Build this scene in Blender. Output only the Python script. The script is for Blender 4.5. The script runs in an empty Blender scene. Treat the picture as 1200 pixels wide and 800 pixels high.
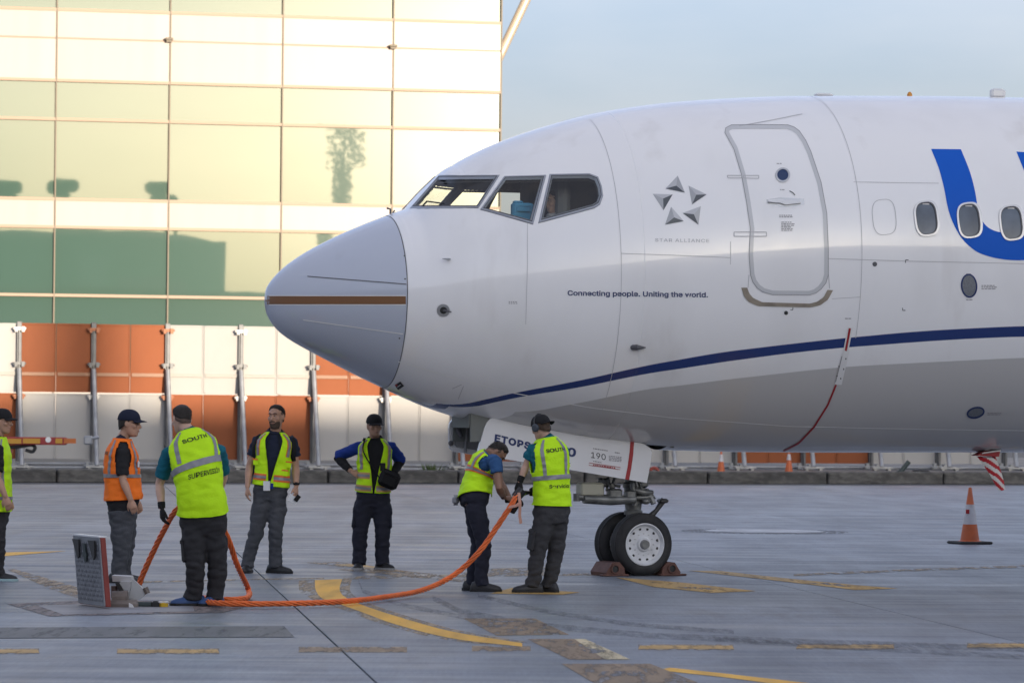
import bpy, bmesh, math, random
import numpy as np
from math import sin, cos, tan, pi, radians, sqrt, atan2, atan
from mathutils import Vector, Matrix, noise
from mathutils.bvhtree import BVHTree

SC = bpy.context.scene
COL = SC.collection
random.seed(7)

# ------------------------------------------------------------------ camera
F, EYE, ROLL = 4360.0, 1.65, 0.0084          # focal length in photo pixels (1200 wide), eye height
PITCH = atan(96 / F)
_up0 = Vector((0, -sin(PITCH), cos(PITCH)))
CF = Vector((0, cos(PITCH), sin(PITCH)))
CR = Vector((1, 0, 0)) * cos(ROLL) + _up0 * sin(ROLL)
CU = _up0 * cos(ROLL) - Vector((1, 0, 0)) * sin(ROLL)
CAM = Vector((0, 0, EYE))
cd = bpy.data.cameras.new('camera')
cam = bpy.data.objects.new('camera', cd)
COL.objects.link(cam)
cam.matrix_world = Matrix(((CR.x, CU.x, -CF.x, CAM.x), (CR.y, CU.y, -CF.y, CAM.y), (CR.z, CU.z, -CF.z, CAM.z), (0, 0, 0, 1)))
cd.sensor_width = 36.0
cd.lens = F * 36 / 1200
cd.clip_start = 0.5
cd.clip_end = 8000
cd.dof.use_dof = True
cd.dof.focus_distance = 37.5
cd.dof.aperture_fstop = 6.3
SC.camera = cam

# ------------------------------------------------------------------ sky, sun, exposure
SUN_EL, SUN_AZ = radians(4.5), radians(25)    # the sun stands low behind the camera, to its right
sd = Vector((sin(SUN_AZ) * cos(SUN_EL), -cos(SUN_AZ) * cos(SUN_EL), sin(SUN_EL)))   # towards the sun
W = bpy.data.worlds.new('World')
SC.world = W
W.use_nodes = True
nt = W.node_tree
bg = nt.nodes['Background']
sky = nt.nodes.new('ShaderNodeTexSky')
sky.sky_type = 'NISHITA'
sky.sun_disc = False
sky.sun_elevation = SUN_EL
sky.sun_rotation = atan2(sd.x, sd.y)
sky.air_density = 0.7
sky.dust_density = 5.0
sky.ozone_density = 3.0
# thin cirrus veil over the whole sky: soft noise stretched along the horizon
tc = nt.nodes.new('ShaderNodeTexCoord')
mp = nt.nodes.new('ShaderNodeMapping'); mp.inputs['Scale'].default_value = (3, 3, 9)
nz = nt.nodes.new('ShaderNodeTexNoise'); nz.inputs['Scale'].default_value = 1.6; nz.inputs['Detail'].default_value = 6
cr = nt.nodes.new('ShaderNodeValToRGB')
cr.color_ramp.elements[0].position = 0.38; cr.color_ramp.elements[1].position = 0.72
cr.color_ramp.elements[0].color = (0.3, 0.3, 0.3, 1); cr.color_ramp.elements[1].color = (0.5, 0.5, 0.5, 1)
mx = nt.nodes.new('ShaderNodeMixRGB'); mx.inputs['Color2'].default_value = (2.3, 2.1, 2.0, 1)
nt.links.new(tc.outputs['Generated'], mp.inputs['Vector']); nt.links.new(mp.outputs[0], nz.inputs['Vector'])
nt.links.new(nz.outputs['Fac'], cr.inputs[0]); nt.links.new(cr.outputs[0], mx.inputs['Fac'])
nt.links.new(sky.outputs[0], mx.inputs['Color1']); nt.links.new(mx.outputs[0], bg.inputs['Color'])
bg.inputs['Strength'].default_value = 0.15
sl = bpy.data.lights.new('sun', 'SUN'); sun = bpy.data.objects.new('sun', sl); COL.objects.link(sun)
sl.energy = 2.0; sl.angle = radians(0.5); sl.color = (1.0, 0.84, 0.64)
sun.location = (20, -40, 40)
sun.rotation_euler = sd.to_track_quat('Z', 'Y').to_euler()
SC.view_settings.view_transform = 'Standard'
SC.view_settings.look = 'None'
SC.view_settings.gamma = 1
SC.view_settings.exposure = 1.86

# ------------------------------------------------------------------ picture geometry helpers
def ray(px, py): return CR * ((px - 600) / F) - CU * ((py - 400) / F) + CF
def gp(px, py, z=0.0):
    d = ray(px, py); return CAM + d * ((z - EYE) / d.z)
def at(px, py, Y):
    d = ray(px, py); return CAM + d * (Y / d.y)
def on_plane(px, py, P, n):
    d = ray(px, py); return CAM + d * ((P - CAM).dot(n) / d.dot(n))
def V(*a): return Vector(a)

# ------------------------------------------------------------------ materials
MATS = {}
def mat(name, col, rough=0.6, metal=0.0, var=0.0, vscale=6.0, bump=0.0, bscale=40.0, coat=0.0, dirt=None, dscale=2.0, damt=0.5, spec=0.5, stretch=None, world=False, rand=0.0):
    if name in MATS: return MATS[name]
    m = bpy.data.materials.new(name); m.use_nodes = True
    n = m.node_tree; L = n.links; b = n.nodes['Principled BSDF']
    b.inputs['Base Color'].default_value = (*col, 1); b.inputs['Roughness'].default_value = rough
    b.inputs['Metallic'].default_value = metal; b.inputs['Specular IOR Level'].default_value = spec
    b.inputs['Coat Weight'].default_value = coat; b.inputs['Coat Roughness'].default_value = 0.08
    src = None
    if var or bump or dirt or rand:
        if world:
            t = n.nodes.new('ShaderNodeNewGeometry'); vec = t.outputs['Position']
        else:
            t = n.nodes.new('ShaderNodeTexCoord'); vec = t.outputs['Object']
        if stretch:
            mpp = n.nodes.new('ShaderNodeMapping'); mpp.inputs['Scale'].default_value = stretch
            L.new(vec, mpp.inputs[0]); vec = mpp.outputs[0]
    def nse(scale, det=5):
        q = n.nodes.new('ShaderNodeTexNoise'); q.inputs['Scale'].default_value = scale; q.inputs['Detail'].default_value = det
        L.new(vec, q.inputs['Vector']); return q.outputs['Fac']
    c = None
    if var:
        f = nse(vscale); r = n.nodes.new('ShaderNodeMapRange'); r.inputs[1].default_value = 0.3; r.inputs[2].default_value = 0.7
        r.inputs[3].default_value = 1 - var; r.inputs[4].default_value = 1 + var; L.new(f, r.inputs[0])
        h = n.nodes.new('ShaderNodeVectorMath'); h.operation = 'SCALE'; h.inputs[0].default_value = col; L.new(r.outputs[0], h.inputs['Scale']); c = h.outputs[0]
    if dirt:
        f = nse(dscale, 8); r = n.nodes.new('ShaderNodeMapRange'); r.inputs[1].default_value = 0.45; r.inputs[2].default_value = 0.75
        r.inputs[4].default_value = damt; L.new(f, r.inputs[0])
        x = n.nodes.new('ShaderNodeMixRGB'); L.new(r.outputs[0], x.inputs[0]); x.inputs[1].default_value = (*col, 1); x.inputs[2].default_value = (*dirt, 1)
        if c: L.new(c, x.inputs[1])
        c = x.outputs[0]
    if rand:
        oi = n.nodes.new('ShaderNodeObjectInfo'); r = n.nodes.new('ShaderNodeMapRange'); r.inputs[3].default_value = 1 - rand; r.inputs[4].default_value = 1 + rand
        L.new(oi.outputs['Random'], r.inputs[0]); h = n.nodes.new('ShaderNodeVectorMath'); h.operation = 'SCALE'; h.inputs[0].default_value = col
        if c: L.new(c, h.inputs[0])
        L.new(r.outputs[0], h.inputs['Scale']); c = h.outputs[0]
    if c: L.new(c, b.inputs['Base Color'])
    if bump:
        f = nse(bscale); q = n.nodes.new('ShaderNodeBump'); q.inputs['Strength'].default_value = bump; q.inputs['Distance'].default_value = 0.01
        L.new(f, q.inputs['Height']); L.new(q.outputs[0], b.inputs['Normal'])
    MATS[name] = m
    return m

# ------------------------------------------------------------------ object helpers
def props(o, label=None, cat=None, group=None, kind=None):
    if label: o['label'] = label
    if cat: o['category'] = cat
    if group: o['group'] = group
    if kind: o['kind'] = kind
    return o
def rootloc(o):
    p = Vector((0, 0, 0))
    while o: p = p + o.location; o = o.parent
    return p
def empty(name, loc, label=None, cat=None, group=None, kind=None, parent=None):
    o = bpy.data.objects.new(name, None); COL.objects.link(o); o.empty_display_size = 0.2
    if parent: o.parent = parent; loc = Vector(loc) - rootloc(parent)
    o.location = loc
    return props(o, label, cat, group, kind)
class MB:
    """collects simple shapes into ONE mesh object"""
    def __init__(s): s.v = []; s.f = []; s.m = []
    def add(s, vs, fs, mi=0):
        o = len(s.v); s.v += [Vector(p) for p in vs]; s.f += [tuple(i + o for i in f) for f in fs]; s.m += [mi] * len(fs); return s
    def box(s, c, size, ax=None, mi=0, bev=0.0):
        c = Vector(c); a = ax or (V(1, 0, 0), V(0, 1, 0), V(0, 0, 1)); h = [q / 2 for q in size]
        if bev <= 0:
            vs = [c + a[0] * (i * h[0]) + a[1] * (j * h[1]) + a[2] * (k * h[2]) for i in (-1, 1) for j in (-1, 1) for k in (-1, 1)]
            return s.add(vs, [(0, 1, 3, 2), (4, 6, 7, 5), (0, 4, 5, 1), (2, 3, 7, 6), (0, 2, 6, 4), (1, 5, 7, 3)], mi)
        pts = []
        bv = min(bev, min(h) * .9)
        vs = []; fs = []
        layers = [(-h[2], bv), (-h[2] + bv, 0), (h[2] - bv, 0), (h[2], bv)]
        for z, ins in layers:
            x, y = h[0] - ins, h[1] - ins; q = bv
            ring = [(x - q, -y), (x, -y + q), (x, y - q), (x - q, y), (-x + q, y), (-x, y - q), (-x, -y + q), (-x + q, -y)]
            vs += [c + a[0] * p + a[1] * r + a[2] * z for p, r in ring]
        for L in range(3):
            for i in range(8):
                j = (i + 1) % 8; fs.append((L * 8 + i, L * 8 + j, L * 8 + 8 + j, L * 8 + 8 + i))
        fs.append(tuple(range(7, -1, -1))); fs.append(tuple(range(24, 32)))
        return s.add(vs, fs, mi)
    def tube(s, pts, r, seg=10, mi=0, cap=True, round_=False, flat=1.0, axis=None):
        pts = [Vector(p) for p in pts]; n = len(pts); rs = list(r) if hasattr(r, '__len__') else [r] * n
        if round_:
            d0 = (pts[0] - pts[1]).normalized(); d1 = (pts[-1] - pts[-2]).normalized()
            a = [pts[0] + d0 * rs[0] * k for k in (.95, .75, .4)]; b = [pts[-1] + d1 * rs[-1] * k for k in (.4, .75, .95)]
            pts = a + pts + b; rs = [rs[0] * k for k in (.3, .66, .92)] + rs + [rs[-1] * k for k in (.92, .66, .3)]; n = len(pts)
        vs = []; ref = None
        for i in range(n):
            t = (pts[min(i + 1, n - 1)] - pts[max(i - 1, 0)])
            if t.length < 1e-9: t = V(0, 0, 1)
            t.normalize()
            if axis is not None: u = (Vector(axis) - t * Vector(axis).dot(t)).normalized()
            elif ref is None:
                u = t.orthogonal().normalized()
            else:
                u = (ref - t * ref.dot(t)); u = u.normalized() if u.length > 1e-6 else t.orthogonal().normalized()
            ref = u; w = t.cross(u)
            for k in range(seg):
                a = 2 * pi * k / seg; vs.append(pts[i] + u * cos(a) * rs[i] + w * sin(a) * rs[i] * flat)
        fs = [(i * seg + k, i * seg + (k + 1) % seg, (i + 1) * seg + (k + 1) % seg, (i + 1) * seg + k) for i in range(n - 1) for k in range(seg)]
        if cap: fs += [tuple(range(seg - 1, -1, -1)), tuple(range((n - 1) * seg, n * seg))]
        return s.add(vs, fs, mi)
    def lathe(s, prof, c, ax, seg=28, mi=0, cap=True):
        """prof: (distance along axis, radius)"""
        c = Vector(c); ax = Vector(ax).normalized(); u = ax.orthogonal().normalized(); w = ax.cross(u); vs = []
        for d, r in prof:
            for k in range(seg):
                a = 2 * pi * k / seg; vs.append(c + ax * d + (u * cos(a) + w * sin(a)) * r)
        n = len(prof)
        fs = [(i * seg + k, i * seg + (k + 1) % seg, (i + 1) * seg + (k + 1) % seg, (i + 1) * seg + k) for i in range(n - 1) for k in range(seg)]
        if cap: fs += [tuple(range(seg - 1, -1, -1)), tuple(range((n - 1) * seg, n * seg))]
        return s.add(vs, fs, mi)
    def prism(s, poly, d, mi=0):
        """closed polygon of 3-D points pushed along vector d"""
        p = [Vector(q) for q in poly]; n = len(p); d = Vector(d)
        fs = [tuple(range(n - 1, -1, -1)), tuple(range(n, 2 * n))] + [(i, (i + 1) % n, n + (i + 1) % n, n + i) for i in range(n)]
        return s.add(p + [q + d for q in p], fs, mi)
    def ell(s, c, rx, ry, rz, ax=None, seg=14, rings=9, mi=0):
        c = Vector(c); a = ax or (V(1, 0, 0), V(0, 1, 0), V(0, 0, 1)); vs = []; fs = []
        for i in range(rings + 1):
            th = pi * i / rings
            for k in range(seg):
                p = 2 * pi * k / seg; vs.append(c + a[0] * rx * sin(th) * cos(p) + a[1] * ry * sin(th) * sin(p) + a[2] * rz * cos(th))
        for i in range(rings):
            for k in range(seg):
                fs.append((i * seg + k, (i + 1) * seg + k, (i + 1) * seg + (k + 1) % seg, i * seg + (k + 1) % seg))
        return s.add(vs, fs, mi)
    def grid(s, fn, nu, nv, mi=0, closeu=False, skip=None):
        vs = [fn(i, j) for j in range(nv) for i in range(nu)]; fs = []
        for j in range(nv - 1):
            for i in range(nu if closeu else nu - 1):
                if skip and skip(i, j): continue
                i2 = (i + 1) % nu; fs.append((j * nu + i, j * nu + i2, (j + 1) * nu + i2, (j + 1) * nu + i))
        return s.add(vs, fs, mi)
    def mesh(s, name, mats, off=None, smooth=False, clean=True):
        me = bpy.data.meshes.new(name); off = off or V(0, 0, 0)
        me.from_pydata([tuple(v - off) for v in s.v], [], s.f)
        for m in (mats if isinstance(mats, (list, tuple)) else [mats]): me.materials.append(m)
        if any(s.m): me.polygons.foreach_set('material_index', s.m)
        if clean:
            b = bmesh.new(); b.from_mesh(me); bmesh.ops.remove_doubles(b, verts=b.verts, dist=1e-5); bmesh.ops.recalc_face_normals(b, faces=b.faces); b.to_mesh(me); b.free()
        if smooth:
            me.shade_smooth() if smooth is True else me.set_sharp_from_angle(angle=radians(smooth))
        me.update(); return me
    def build(s, name, mats, parent=None, smooth=False, clean=True):
        off = rootloc(parent) if parent else V(0, 0, 0)
        o = bpy.data.objects.new(name, s.mesh(name, mats, off, smooth, clean)); COL.objects.link(o)
        if parent: o.parent = parent
        return o
def top(mb, name, mats, base, label, cat, group=None, kind=None, smooth=False):
    """one-mesh top-level thing with its origin at base"""
    o = bpy.data.objects.new(name, mb.mesh(name, mats, Vector(base), smooth)); COL.objects.link(o); o.location = base
    return props(o, label, cat, group, kind)
def inst(name, me, loc, rot=(0, 0, 0), parent=None):
    o = bpy.data.objects.new(name, me); COL.objects.link(o); o.location = loc; o.rotation_euler = rot
    if parent: o.parent = parent; o.location = Vector(loc) - rootloc(parent)
    return o
def remesh(mb, vox, sm=2, fac=0.5):
    """union of overlapping closed shapes as one continuous smooth mesh"""
    me = mb.mesh('tmp', [], clean=True); o = bpy.data.objects.new('tmp', me); COL.objects.link(o)
    r = o.modifiers.new('r', 'REMESH'); r.mode = 'VOXEL'; r.voxel_size = vox; r.use_smooth_shade = True
    if sm: q = o.modifiers.new('s', 'SMOOTH'); q.iterations = sm; q.factor = fac
    bpy.context.view_layer.update()
    dg = bpy.context.evaluated_depsgraph_get()
    out = bpy.data.meshes.new_from_object(o.evaluated_get(dg)); bpy.data.objects.remove(o); bpy.data.meshes.remove(me)
    return out
def place(me, name, mats, parent, disp=None):
    """give a world-space mesh to a parent; disp(co, normal) moves each vertex along its normal"""
    off = rootloc(parent)
    if disp:
        ns = [v.normal.copy() for v in me.vertices]
        for v, n in zip(me.vertices, ns): v.co = v.co + n * disp(v.co, n)
    for v in me.vertices: v.co = v.co - off
    me.materials.clear()
    for m in (mats if isinstance(mats, (list, tuple)) else [mats]): me.materials.append(m)
    me.name = name; me.shade_smooth()
    o = bpy.data.objects.new(name, me); COL.objects.link(o); o.parent = parent
    return o
import os
FONT = None
try:                                            # Blender's own bundled interface font; the built-in one if it is not there
    _fp = os.path.join(bpy.utils.resource_path('LOCAL'), 'datafiles', 'fonts', 'Inter.woff2')
    if os.path.exists(_fp): FONT = bpy.data.fonts.load(_fp)
except Exception: FONT = None
def text_tris(txt, weight=0.0, space=1.0):
    """flat text as (points 2-D scaled to cap height 1, faces, width)"""
    c = bpy.data.curves.new('t', 'FONT'); c.body = txt
    if FONT: c.font = FONT
    c.size = 1.0; c.offset = weight; c.space_character = space; c.resolution_u = 3
    o = bpy.data.objects.new('t', c); COL.objects.link(o); bpy.context.view_layer.update()
    me = o.evaluated_get(bpy.context.evaluated_depsgraph_get()).to_mesh()
    p = [(v.co.x, v.co.y) for v in me.vertices]; f = [tuple(q.vertices) for q in me.polygons]
    o.to_mesh_clear(); bpy.data.objects.remove(o); bpy.data.curves.remove(c)
    x0 = min(q[0] for q in p); x1 = max(q[0] for q in p); k = 1 / (0.727 if FONT else 0.69)
    return [((a - x0) * k, b * k) for a, b in p], f, (x1 - x0) * k
def text_map(mb, txt, p0, p1, cap, hit, weight=0.0, shear=0.0, upv=None, mi=0, space=1.0):
    """letters from picture point p0 to p1 (baseline), laid on a surface through hit(px,py)"""
    pts, fs, w = text_tris(txt, weight, space)
    dx, dy = p1[0] - p0[0], p1[1] - p0[1]
    ux, uy = upv if upv else (shear, -1)
    vs = [hit(p0[0] + dx * a / w + ux * b * cap, p0[1] + dy * a / w + uy * b * cap) for a, b in pts]
    if any(v is None for v in vs): return mb
    return mb.add(vs, fs, mi)
def resample(pl, n):
    pl = [Vector((*p, 0)) if len(p) == 2 else Vector(p) for p in pl]; d = [0]
    for a, b in zip(pl, pl[1:]): d.append(d[-1] + (b - a).length)
    out = []
    for i in range(n):
        t = d[-1] * i / (n - 1); k = 0
        while k < len(pl) - 2 and d[k + 1] < t: k += 1
        f = (t - d[k]) / max(d[k + 1] - d[k], 1e-9); out.append(pl[k].lerp(pl[k + 1], f))
    return out
def spline(pts, n):
    """Catmull-Rom through points"""
    P = [Vector(p) for p in pts]; P = [P[0] * 2 - P[1]] + P + [P[-1] * 2 - P[-2]]; m = len(P) - 3; out = []
    for i in range(n):
        t = m * i / (n - 1); k = min(int(t), m - 1); u = t - k; a, b, c, d = P[k:k + 4]
        out.append(0.5 * ((2 * b) + (c - a) * u + (2 * a - 5 * b + 4 * c - d) * u * u + (3 * b - a - 3 * c + d) * u ** 3))
    return out

# ================================================================== THE SETTING
# ---- ground to the horizon, then the apron: concrete slabs on a dark joint sheet
m_ground = mat('ground_asphalt', (0.07, 0.072, 0.078), 0.85, var=0.2, vscale=0.6, world=True)
g = MB(); g.grid(lambda i, j: V(-2500 + 500 * i, -2500 + 500 * j, -0.24), 11, 11)
ground = props(g.build('ground', m_ground), kind='structure')
m_seal = mat('joint_sealant', (0.03, 0.03, 0.032), 0.7)

def concrete_mat():
    m = bpy.data.materials.new('apron_concrete'); m.use_nodes = True; n = m.node_tree; L = n.links; b = n.nodes['Principled BSDF']
    geo = n.nodes.new('ShaderNodeNewGeometry'); oi = n.nodes.new('ShaderNodeObjectInfo')
    def noise_(scale, stretch, det=6, rough=0.6):
        mp = n.nodes.new('ShaderNodeMapping'); mp.inputs['Scale'].default_value = stretch; mp.inputs['Rotation'].default_value = (0, 0, radians(-7))
        q = n.nodes.new('ShaderNodeTexNoise'); q.inputs['Scale'].default_value = scale; q.inputs['Detail'].default_value = det; q.inputs['Roughness'].default_value = rough
        L.new(geo.outputs['Position'], mp.inputs[0]); L.new(mp.outputs[0], q.inputs['Vector']); return q.outputs['Fac']
    def rng(f, a, b_, lo, hi):
        r = n.nodes.new('ShaderNodeMapRange'); r.inputs[1].default_value = a; r.inputs[2].default_value = b_; r.inputs[3].default_value = lo; r.inputs[4].default_value = hi; L.new(f, r.inputs[0]); return r.outputs[0]
    def mul(a, c):
        q = n.nodes.new('ShaderNodeMath'); q.operation = 'MULTIPLY'; L.new(a, q.inputs[0]); L.new(c, q.inputs[1]); return q.outputs[0]
    streak = rng(noise_(1.0, (0.22, 1.7, 1)), 0.3, 0.72, 0.84, 1.12)          # wide sweeping tyre and wash streaks
    fine = rng(noise_(2.2, (0.5, 9, 1), 4), 0.3, 0.7, 0.9, 1.1)               # broom finish
    blot = rng(noise_(0.5, (2.2, .30, 1), 8), 0.32, 0.7, 0.70, 1.18)
    grit = rng(noise_(1.0, (38, 2.2, 1), 5, .75), 0.3, 0.7, 0.84, 1.16)
    slab = rng(oi.outputs['Random'], 0, 1, 0.9, 1.1)
    f = mul(mul(mul(streak, fine), mul(blot, grit)), slab)
    col = n.nodes.new('ShaderNodeVectorMath'); col.operation = 'SCALE'; col.inputs[0].default_value = (0.205, 0.225, 0.258); L.new(f, col.inputs['Scale'])
    stain = rng(noise_(0.8, (2.6, .5, 1), 9, 0.7), 0.52, 0.72, 0, 0.72)
    mx = n.nodes.new('ShaderNodeMixRGB'); L.new(stain, mx.inputs[0]); L.new(col.outputs[0], mx.inputs[1]); mx.inputs[2].default_value = (0.13, 0.132, 0.14, 1)
    L.new(mx.outputs[0], b.inputs['Base Color'])
    L.new(rng(noise_(1.2, (0.3, 1.5, 1), 5), 0.3, 0.7, 0.33, 0.62), b.inputs['Roughness'])
    b.inputs['Specular IOR Level'].default_value = 0.38
    bp = n.nodes.new('ShaderNodeBump'); bp.inputs['Strength'].default_value = 0.25; bp.inputs['Distance'].default_value = 0.004
    L.new(noise_(45, (0.35, 2.2, 1), 4), bp.inputs['Height']); L.new(bp.outputs[0], b.inputs['Normal'])
    return m
m_conc = concrete_mat()
SLAB_A = radians(6.4)                          # slab rows lean left with distance
sx, sy = V(cos(SLAB_A), sin(SLAB_A), 0), V(-sin(SLAB_A), cos(SLAB_A), 0)
SW, SLN = 5.3, 6.0
so = gp(440, 798)                              # a joint runs through this point
apron = MB()
c0 = so + sy * 40
apron.box(c0 + V(0, 0, -0.12), (SW * 14, SLN * 22, 0.2), (sx, sy, V(0, 0, 1)))
apron = props(apron.build('apron', m_seal), kind='structure')
sl_b = MB(); sl_b.box((0, 0, -0.011), (SW - 0.016, SLN - 0.012, 0.022), bev=0.003)
slab_me = sl_b.mesh('slab', m_conc)
for i in range(-5, 5):
    for j in range(-2, 15):
        c = so + sx * ((i + .5) * SW) + sy * ((j + .5) * SLN - 3.6)
        if c.y < 14 or abs(c.x) > 5 + c.y * 0.17: continue
        inst('slab', slab_me, c, (0, 0, SLAB_A), apron)

# ---- painted markings and metal covers let into the concrete
def worn_paint(name, col, keep, scale=5.0, rough=0.6, soft=False):
    m = bpy.data.materials.new(name); m.use_nodes = True; n = m.node_tree; L = n.links; b = n.nodes['Principled BSDF']
    geo = n.nodes.new('ShaderNodeNewGeometry'); mp = n.nodes.new('ShaderNodeMapping'); mp.inputs['Scale'].default_value = (1.9, 0.22, 1)
    L.new(geo.outputs['Position'], mp.inputs[0])
    q = n.nodes.new('ShaderNodeTexNoise'); q.inputs['Scale'].default_value = scale; q.inputs['Detail'].default_value = 9; q.inputs['Roughness'].default_value = 0.68; L.new(mp.outputs[0], q.inputs['Vector'])
    r = n.nodes.new('ShaderNodeMapRange'); r.inputs[1].default_value = 0.62 - keep * 0.35; r.inputs[2].default_value = 0.72 - keep * 0.22; L.new(q.outputs['Fac'], r.inputs[0])
    if soft: r.inputs[1].default_value, r.inputs[2].default_value, r.inputs[4].default_value = .35, .75, .55
    q2 = n.nodes.new('ShaderNodeTexNoise'); q2.inputs['Scale'].default_value = 2.3; q2.inputs['Detail'].default_value = 6; L.new(mp.outputs[0], q2.inputs['Vector'])
    r2 = n.nodes.new('ShaderNodeMapRange'); r2.inputs[1].default_value = 0.3; r2.inputs[2].default_value = 0.7; r2.inputs[3].default_value = 0.7; r2.inputs[4].default_value = 1.15; L.new(q2.outputs['Fac'], r2.inputs[0])
    s = n.nodes.new('ShaderNodeVectorMath'); s.operation = 'SCALE'; s.inputs[0].default_value = col; L.new(r2.outputs[0], s.inputs['Scale']); L.new(s.outputs[0], b.inputs['Base Color'])
    b.inputs['Roughness'].default_value = rough
    t = n.nodes.new('ShaderNodeBsdfTransparent'); ms = n.nodes.new('ShaderNodeMixShader'); out = n.nodes['Material Output']
    L.new(r.outputs[0], ms.inputs[0]); L.new(t.outputs[0], ms.inputs[1]); L.new(b.outputs[0], ms.inputs[2]); L.new(ms.outputs[0], out.inputs['Surface'])
    return m
p_yel = worn_paint('yellow_paint', (0.78, 0.42, 0.03), 1.5)
p_yel2 = worn_paint('faded_yellow_paint', (0.52, 0.32, 0.09), 1.1)
p_brn = worn_paint('ground_off_paint', (0.27, 0.18, 0.095), 0.85)
p_tan = worn_paint('tan_old_paint', (0.36, 0.27, 0.17), 0.6)
p_wht = worn_paint('pale_old_paint', (0.60, 0.50, 0.30), 0.9)
p_blk = worn_paint('tyre_rubber_mark', (0.15, 0.155, 0.168), 0.55, 9.0)
p_trk = worn_paint('soft_tyre_track', (0.11, 0.115, 0.128), 1.0, 7.0, soft=True)
p_rust = worn_paint('rusty_steel_frame', (0.19, 0.155, 0.145), 0.8)
m_plate = mat('worn_steel_plate', (0.24, 0.235, 0.245), 0.55, 0.1, var=0.2, vscale=3, world=True)
m_trench = worn_paint('dark_trench_cover', (0.12, 0.122, 0.12), 1.1, 4)
LVL = [0.004]
def nz_(z):
    LVL[0] += 0.00004          # every sheet a hair above the one before
    return .0022 + (z - .004) * .15 + LVL[0] - 0.004
def mark(name, poly, m, kind='structure', z=None):
    z = nz_(z if z is not None else 0.004)
    b = MB(); ps = [gp(x, y, z) for x, y in poly]; b.add(ps, [tuple(range(len(ps)))])
    return props(b.build(name, m), kind=kind)
def band(name, lo, hi, m, n=40, z=0.004):
    z = nz_(z)
    a = resample([gp(*p, z) for p in lo], n); c = resample([gp(*p, z) for p in hi], n)
    b = MB(); b.grid(lambda i, j: a[i].lerp(c[i], j / 2), n, 3); return props(b.build(name, m), kind='structure')
# the yellow lead-in line that curls past the cable
lo = spline([V(369, 679, 0), V(370, 691, 0), V(378, 701, 0), V(397, 707, 0), V(425, 717, 0), V(467, 732, 0), V(533, 748, 0), V(612, 757, 0)], 60)
hi = spline([V(401, 678, 0), V(398, 688, 0), V(400, 695, 0), V(408, 701, 0), V(432, 711, 0), V(483, 727, 0), V(533, 740, 0), V(612, 753, 0)], 60)
band('lead_in_line', [p.xy for p in lo], [p.xy for p in hi], p_yel, z=0.008)
lo2 = [V(p.x - 13 - 6 * (i < 12), p.y + .6, 0) for i, p in enumerate(lo)]
hi2 = [V(p.x + 12, p.y - .5, 0) for p in hi]
band('line_border', [p.xy for p in lo2], [p.xy for p in hi2], p_tan, z=0.004)
band('taxi_line', [(770, 784.5), (850, 793), (927, 803)], [(785, 781.5), (850, 788.5), (950, 800)], p_yel)
for x0, x1, y, dy in ((-30, 46, 762.3, 0), (137, 257, 762.3, 0), (350, 477, 760.3, 0), (553, 622, 759, 0), (748, 860, 757.6, 0), (933, 1048, 756.9, 0), (1133, 1260, 755.6, 0)):
    mark('dash_line', [(x0, y + 2), (x1, y + 2), (x1 - 2, y - 2), (x0 + 2, y - 2)], p_brn if x0 > 300 and x0 < 700 else p_yel2, z=0.008)
    mark('dash_border', [(x0, y + 3.4), (x1, y + 3.4), (x1, y - 3.2), (x0, y - 3.2)], p_tan)
mark('painted_block', [(582, 744), (667, 743), (627, 724), (543, 724)], p_brn)
mark('painted_block', [(667, 772), (737, 772), (684, 748), (617, 748)], p_brn)
mark('painted_block', [(697, 800), (818, 799), (762, 777), (658, 777)], p_brn)
mark('painted_stripe', [(709, 772), (739, 772), (686, 748), (673, 748)], p_wht, z=0.008)
for a, b_, c_, d_ in (((560, 735), (612, 733), (600, 731.5), (572, 732)), ((596, 740), (630, 737), (622, 735.5), (600, 737)), ((575, 729), (618, 727.5), (606, 726.5), (580, 727)), ((642, 741.5), (655, 741), (648, 739), (636, 739.5)), ((690, 765), (720, 764), (700, 759), (680, 760)), ((700, 792), (760, 791), (748, 785), (706, 786))):
    mark('smudge', [a, b_, c_, d_], p_blk, z=0.012)
mark('lead_in_line', [(-40, 653), (0, 651.5), (78, 645.2), (0, 646.8), (-40, 648)], p_yel)
mark('worn_marking', [(8, 667), (50, 684), (96, 697), (100, 690), (45, 674), (16, 666)], p_tan)
mark('worn_marking', [(20, 672), (60, 690), (100, 703), (120, 697), (60, 681)], p_tan, z=0.008)
mark('worn_marking', [(356, 658.5), (400, 664), (482, 671), (478, 668.5), (396, 658)], p_tan)
mark('worn_marking', [(392, 661), (440, 667.5), (482, 670.5), (470, 668), (420, 660)], p_yel2)
mark('worn_marking', [(395, 667), (540, 681), (560, 677), (420, 663)], p_tan)
mark('worn_marking', [(540, 672), (640, 672), (640, 664), (560, 666)], p_tan)
band('faint_line', [(150, 682.5), (260, 679.8), (380, 677.6)], [(150, 680.8), (260, 678.4), (380, 676.3)], p_tan)
band('faint_line', [(402, 678.5), (560, 675), (700, 673.5)], [(402, 675), (560, 672), (700, 671)], p_tan)
mark('worn_marking', [(575, 695), (660, 696), (680, 693.5), (600, 688)], p_yel2)
mark('worn_marking', [(765, 687), (833, 694), (886, 692), (800, 682), (722, 676)], p_yel2)
mark('worn_marking', [(1002, 690.6), (1052, 689), (1004, 685), (926, 677.5), (845, 668.5), (806, 668), (846, 672.5), (912, 680)], p_yel2)
for a in (((790, 688), (826, 690.5), (850, 689.6), (812, 687)), ((948, 683), (992, 687), (1010, 686), (965, 682))):
    mark('smudge', list(a), p_blk, z=0.012)
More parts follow.
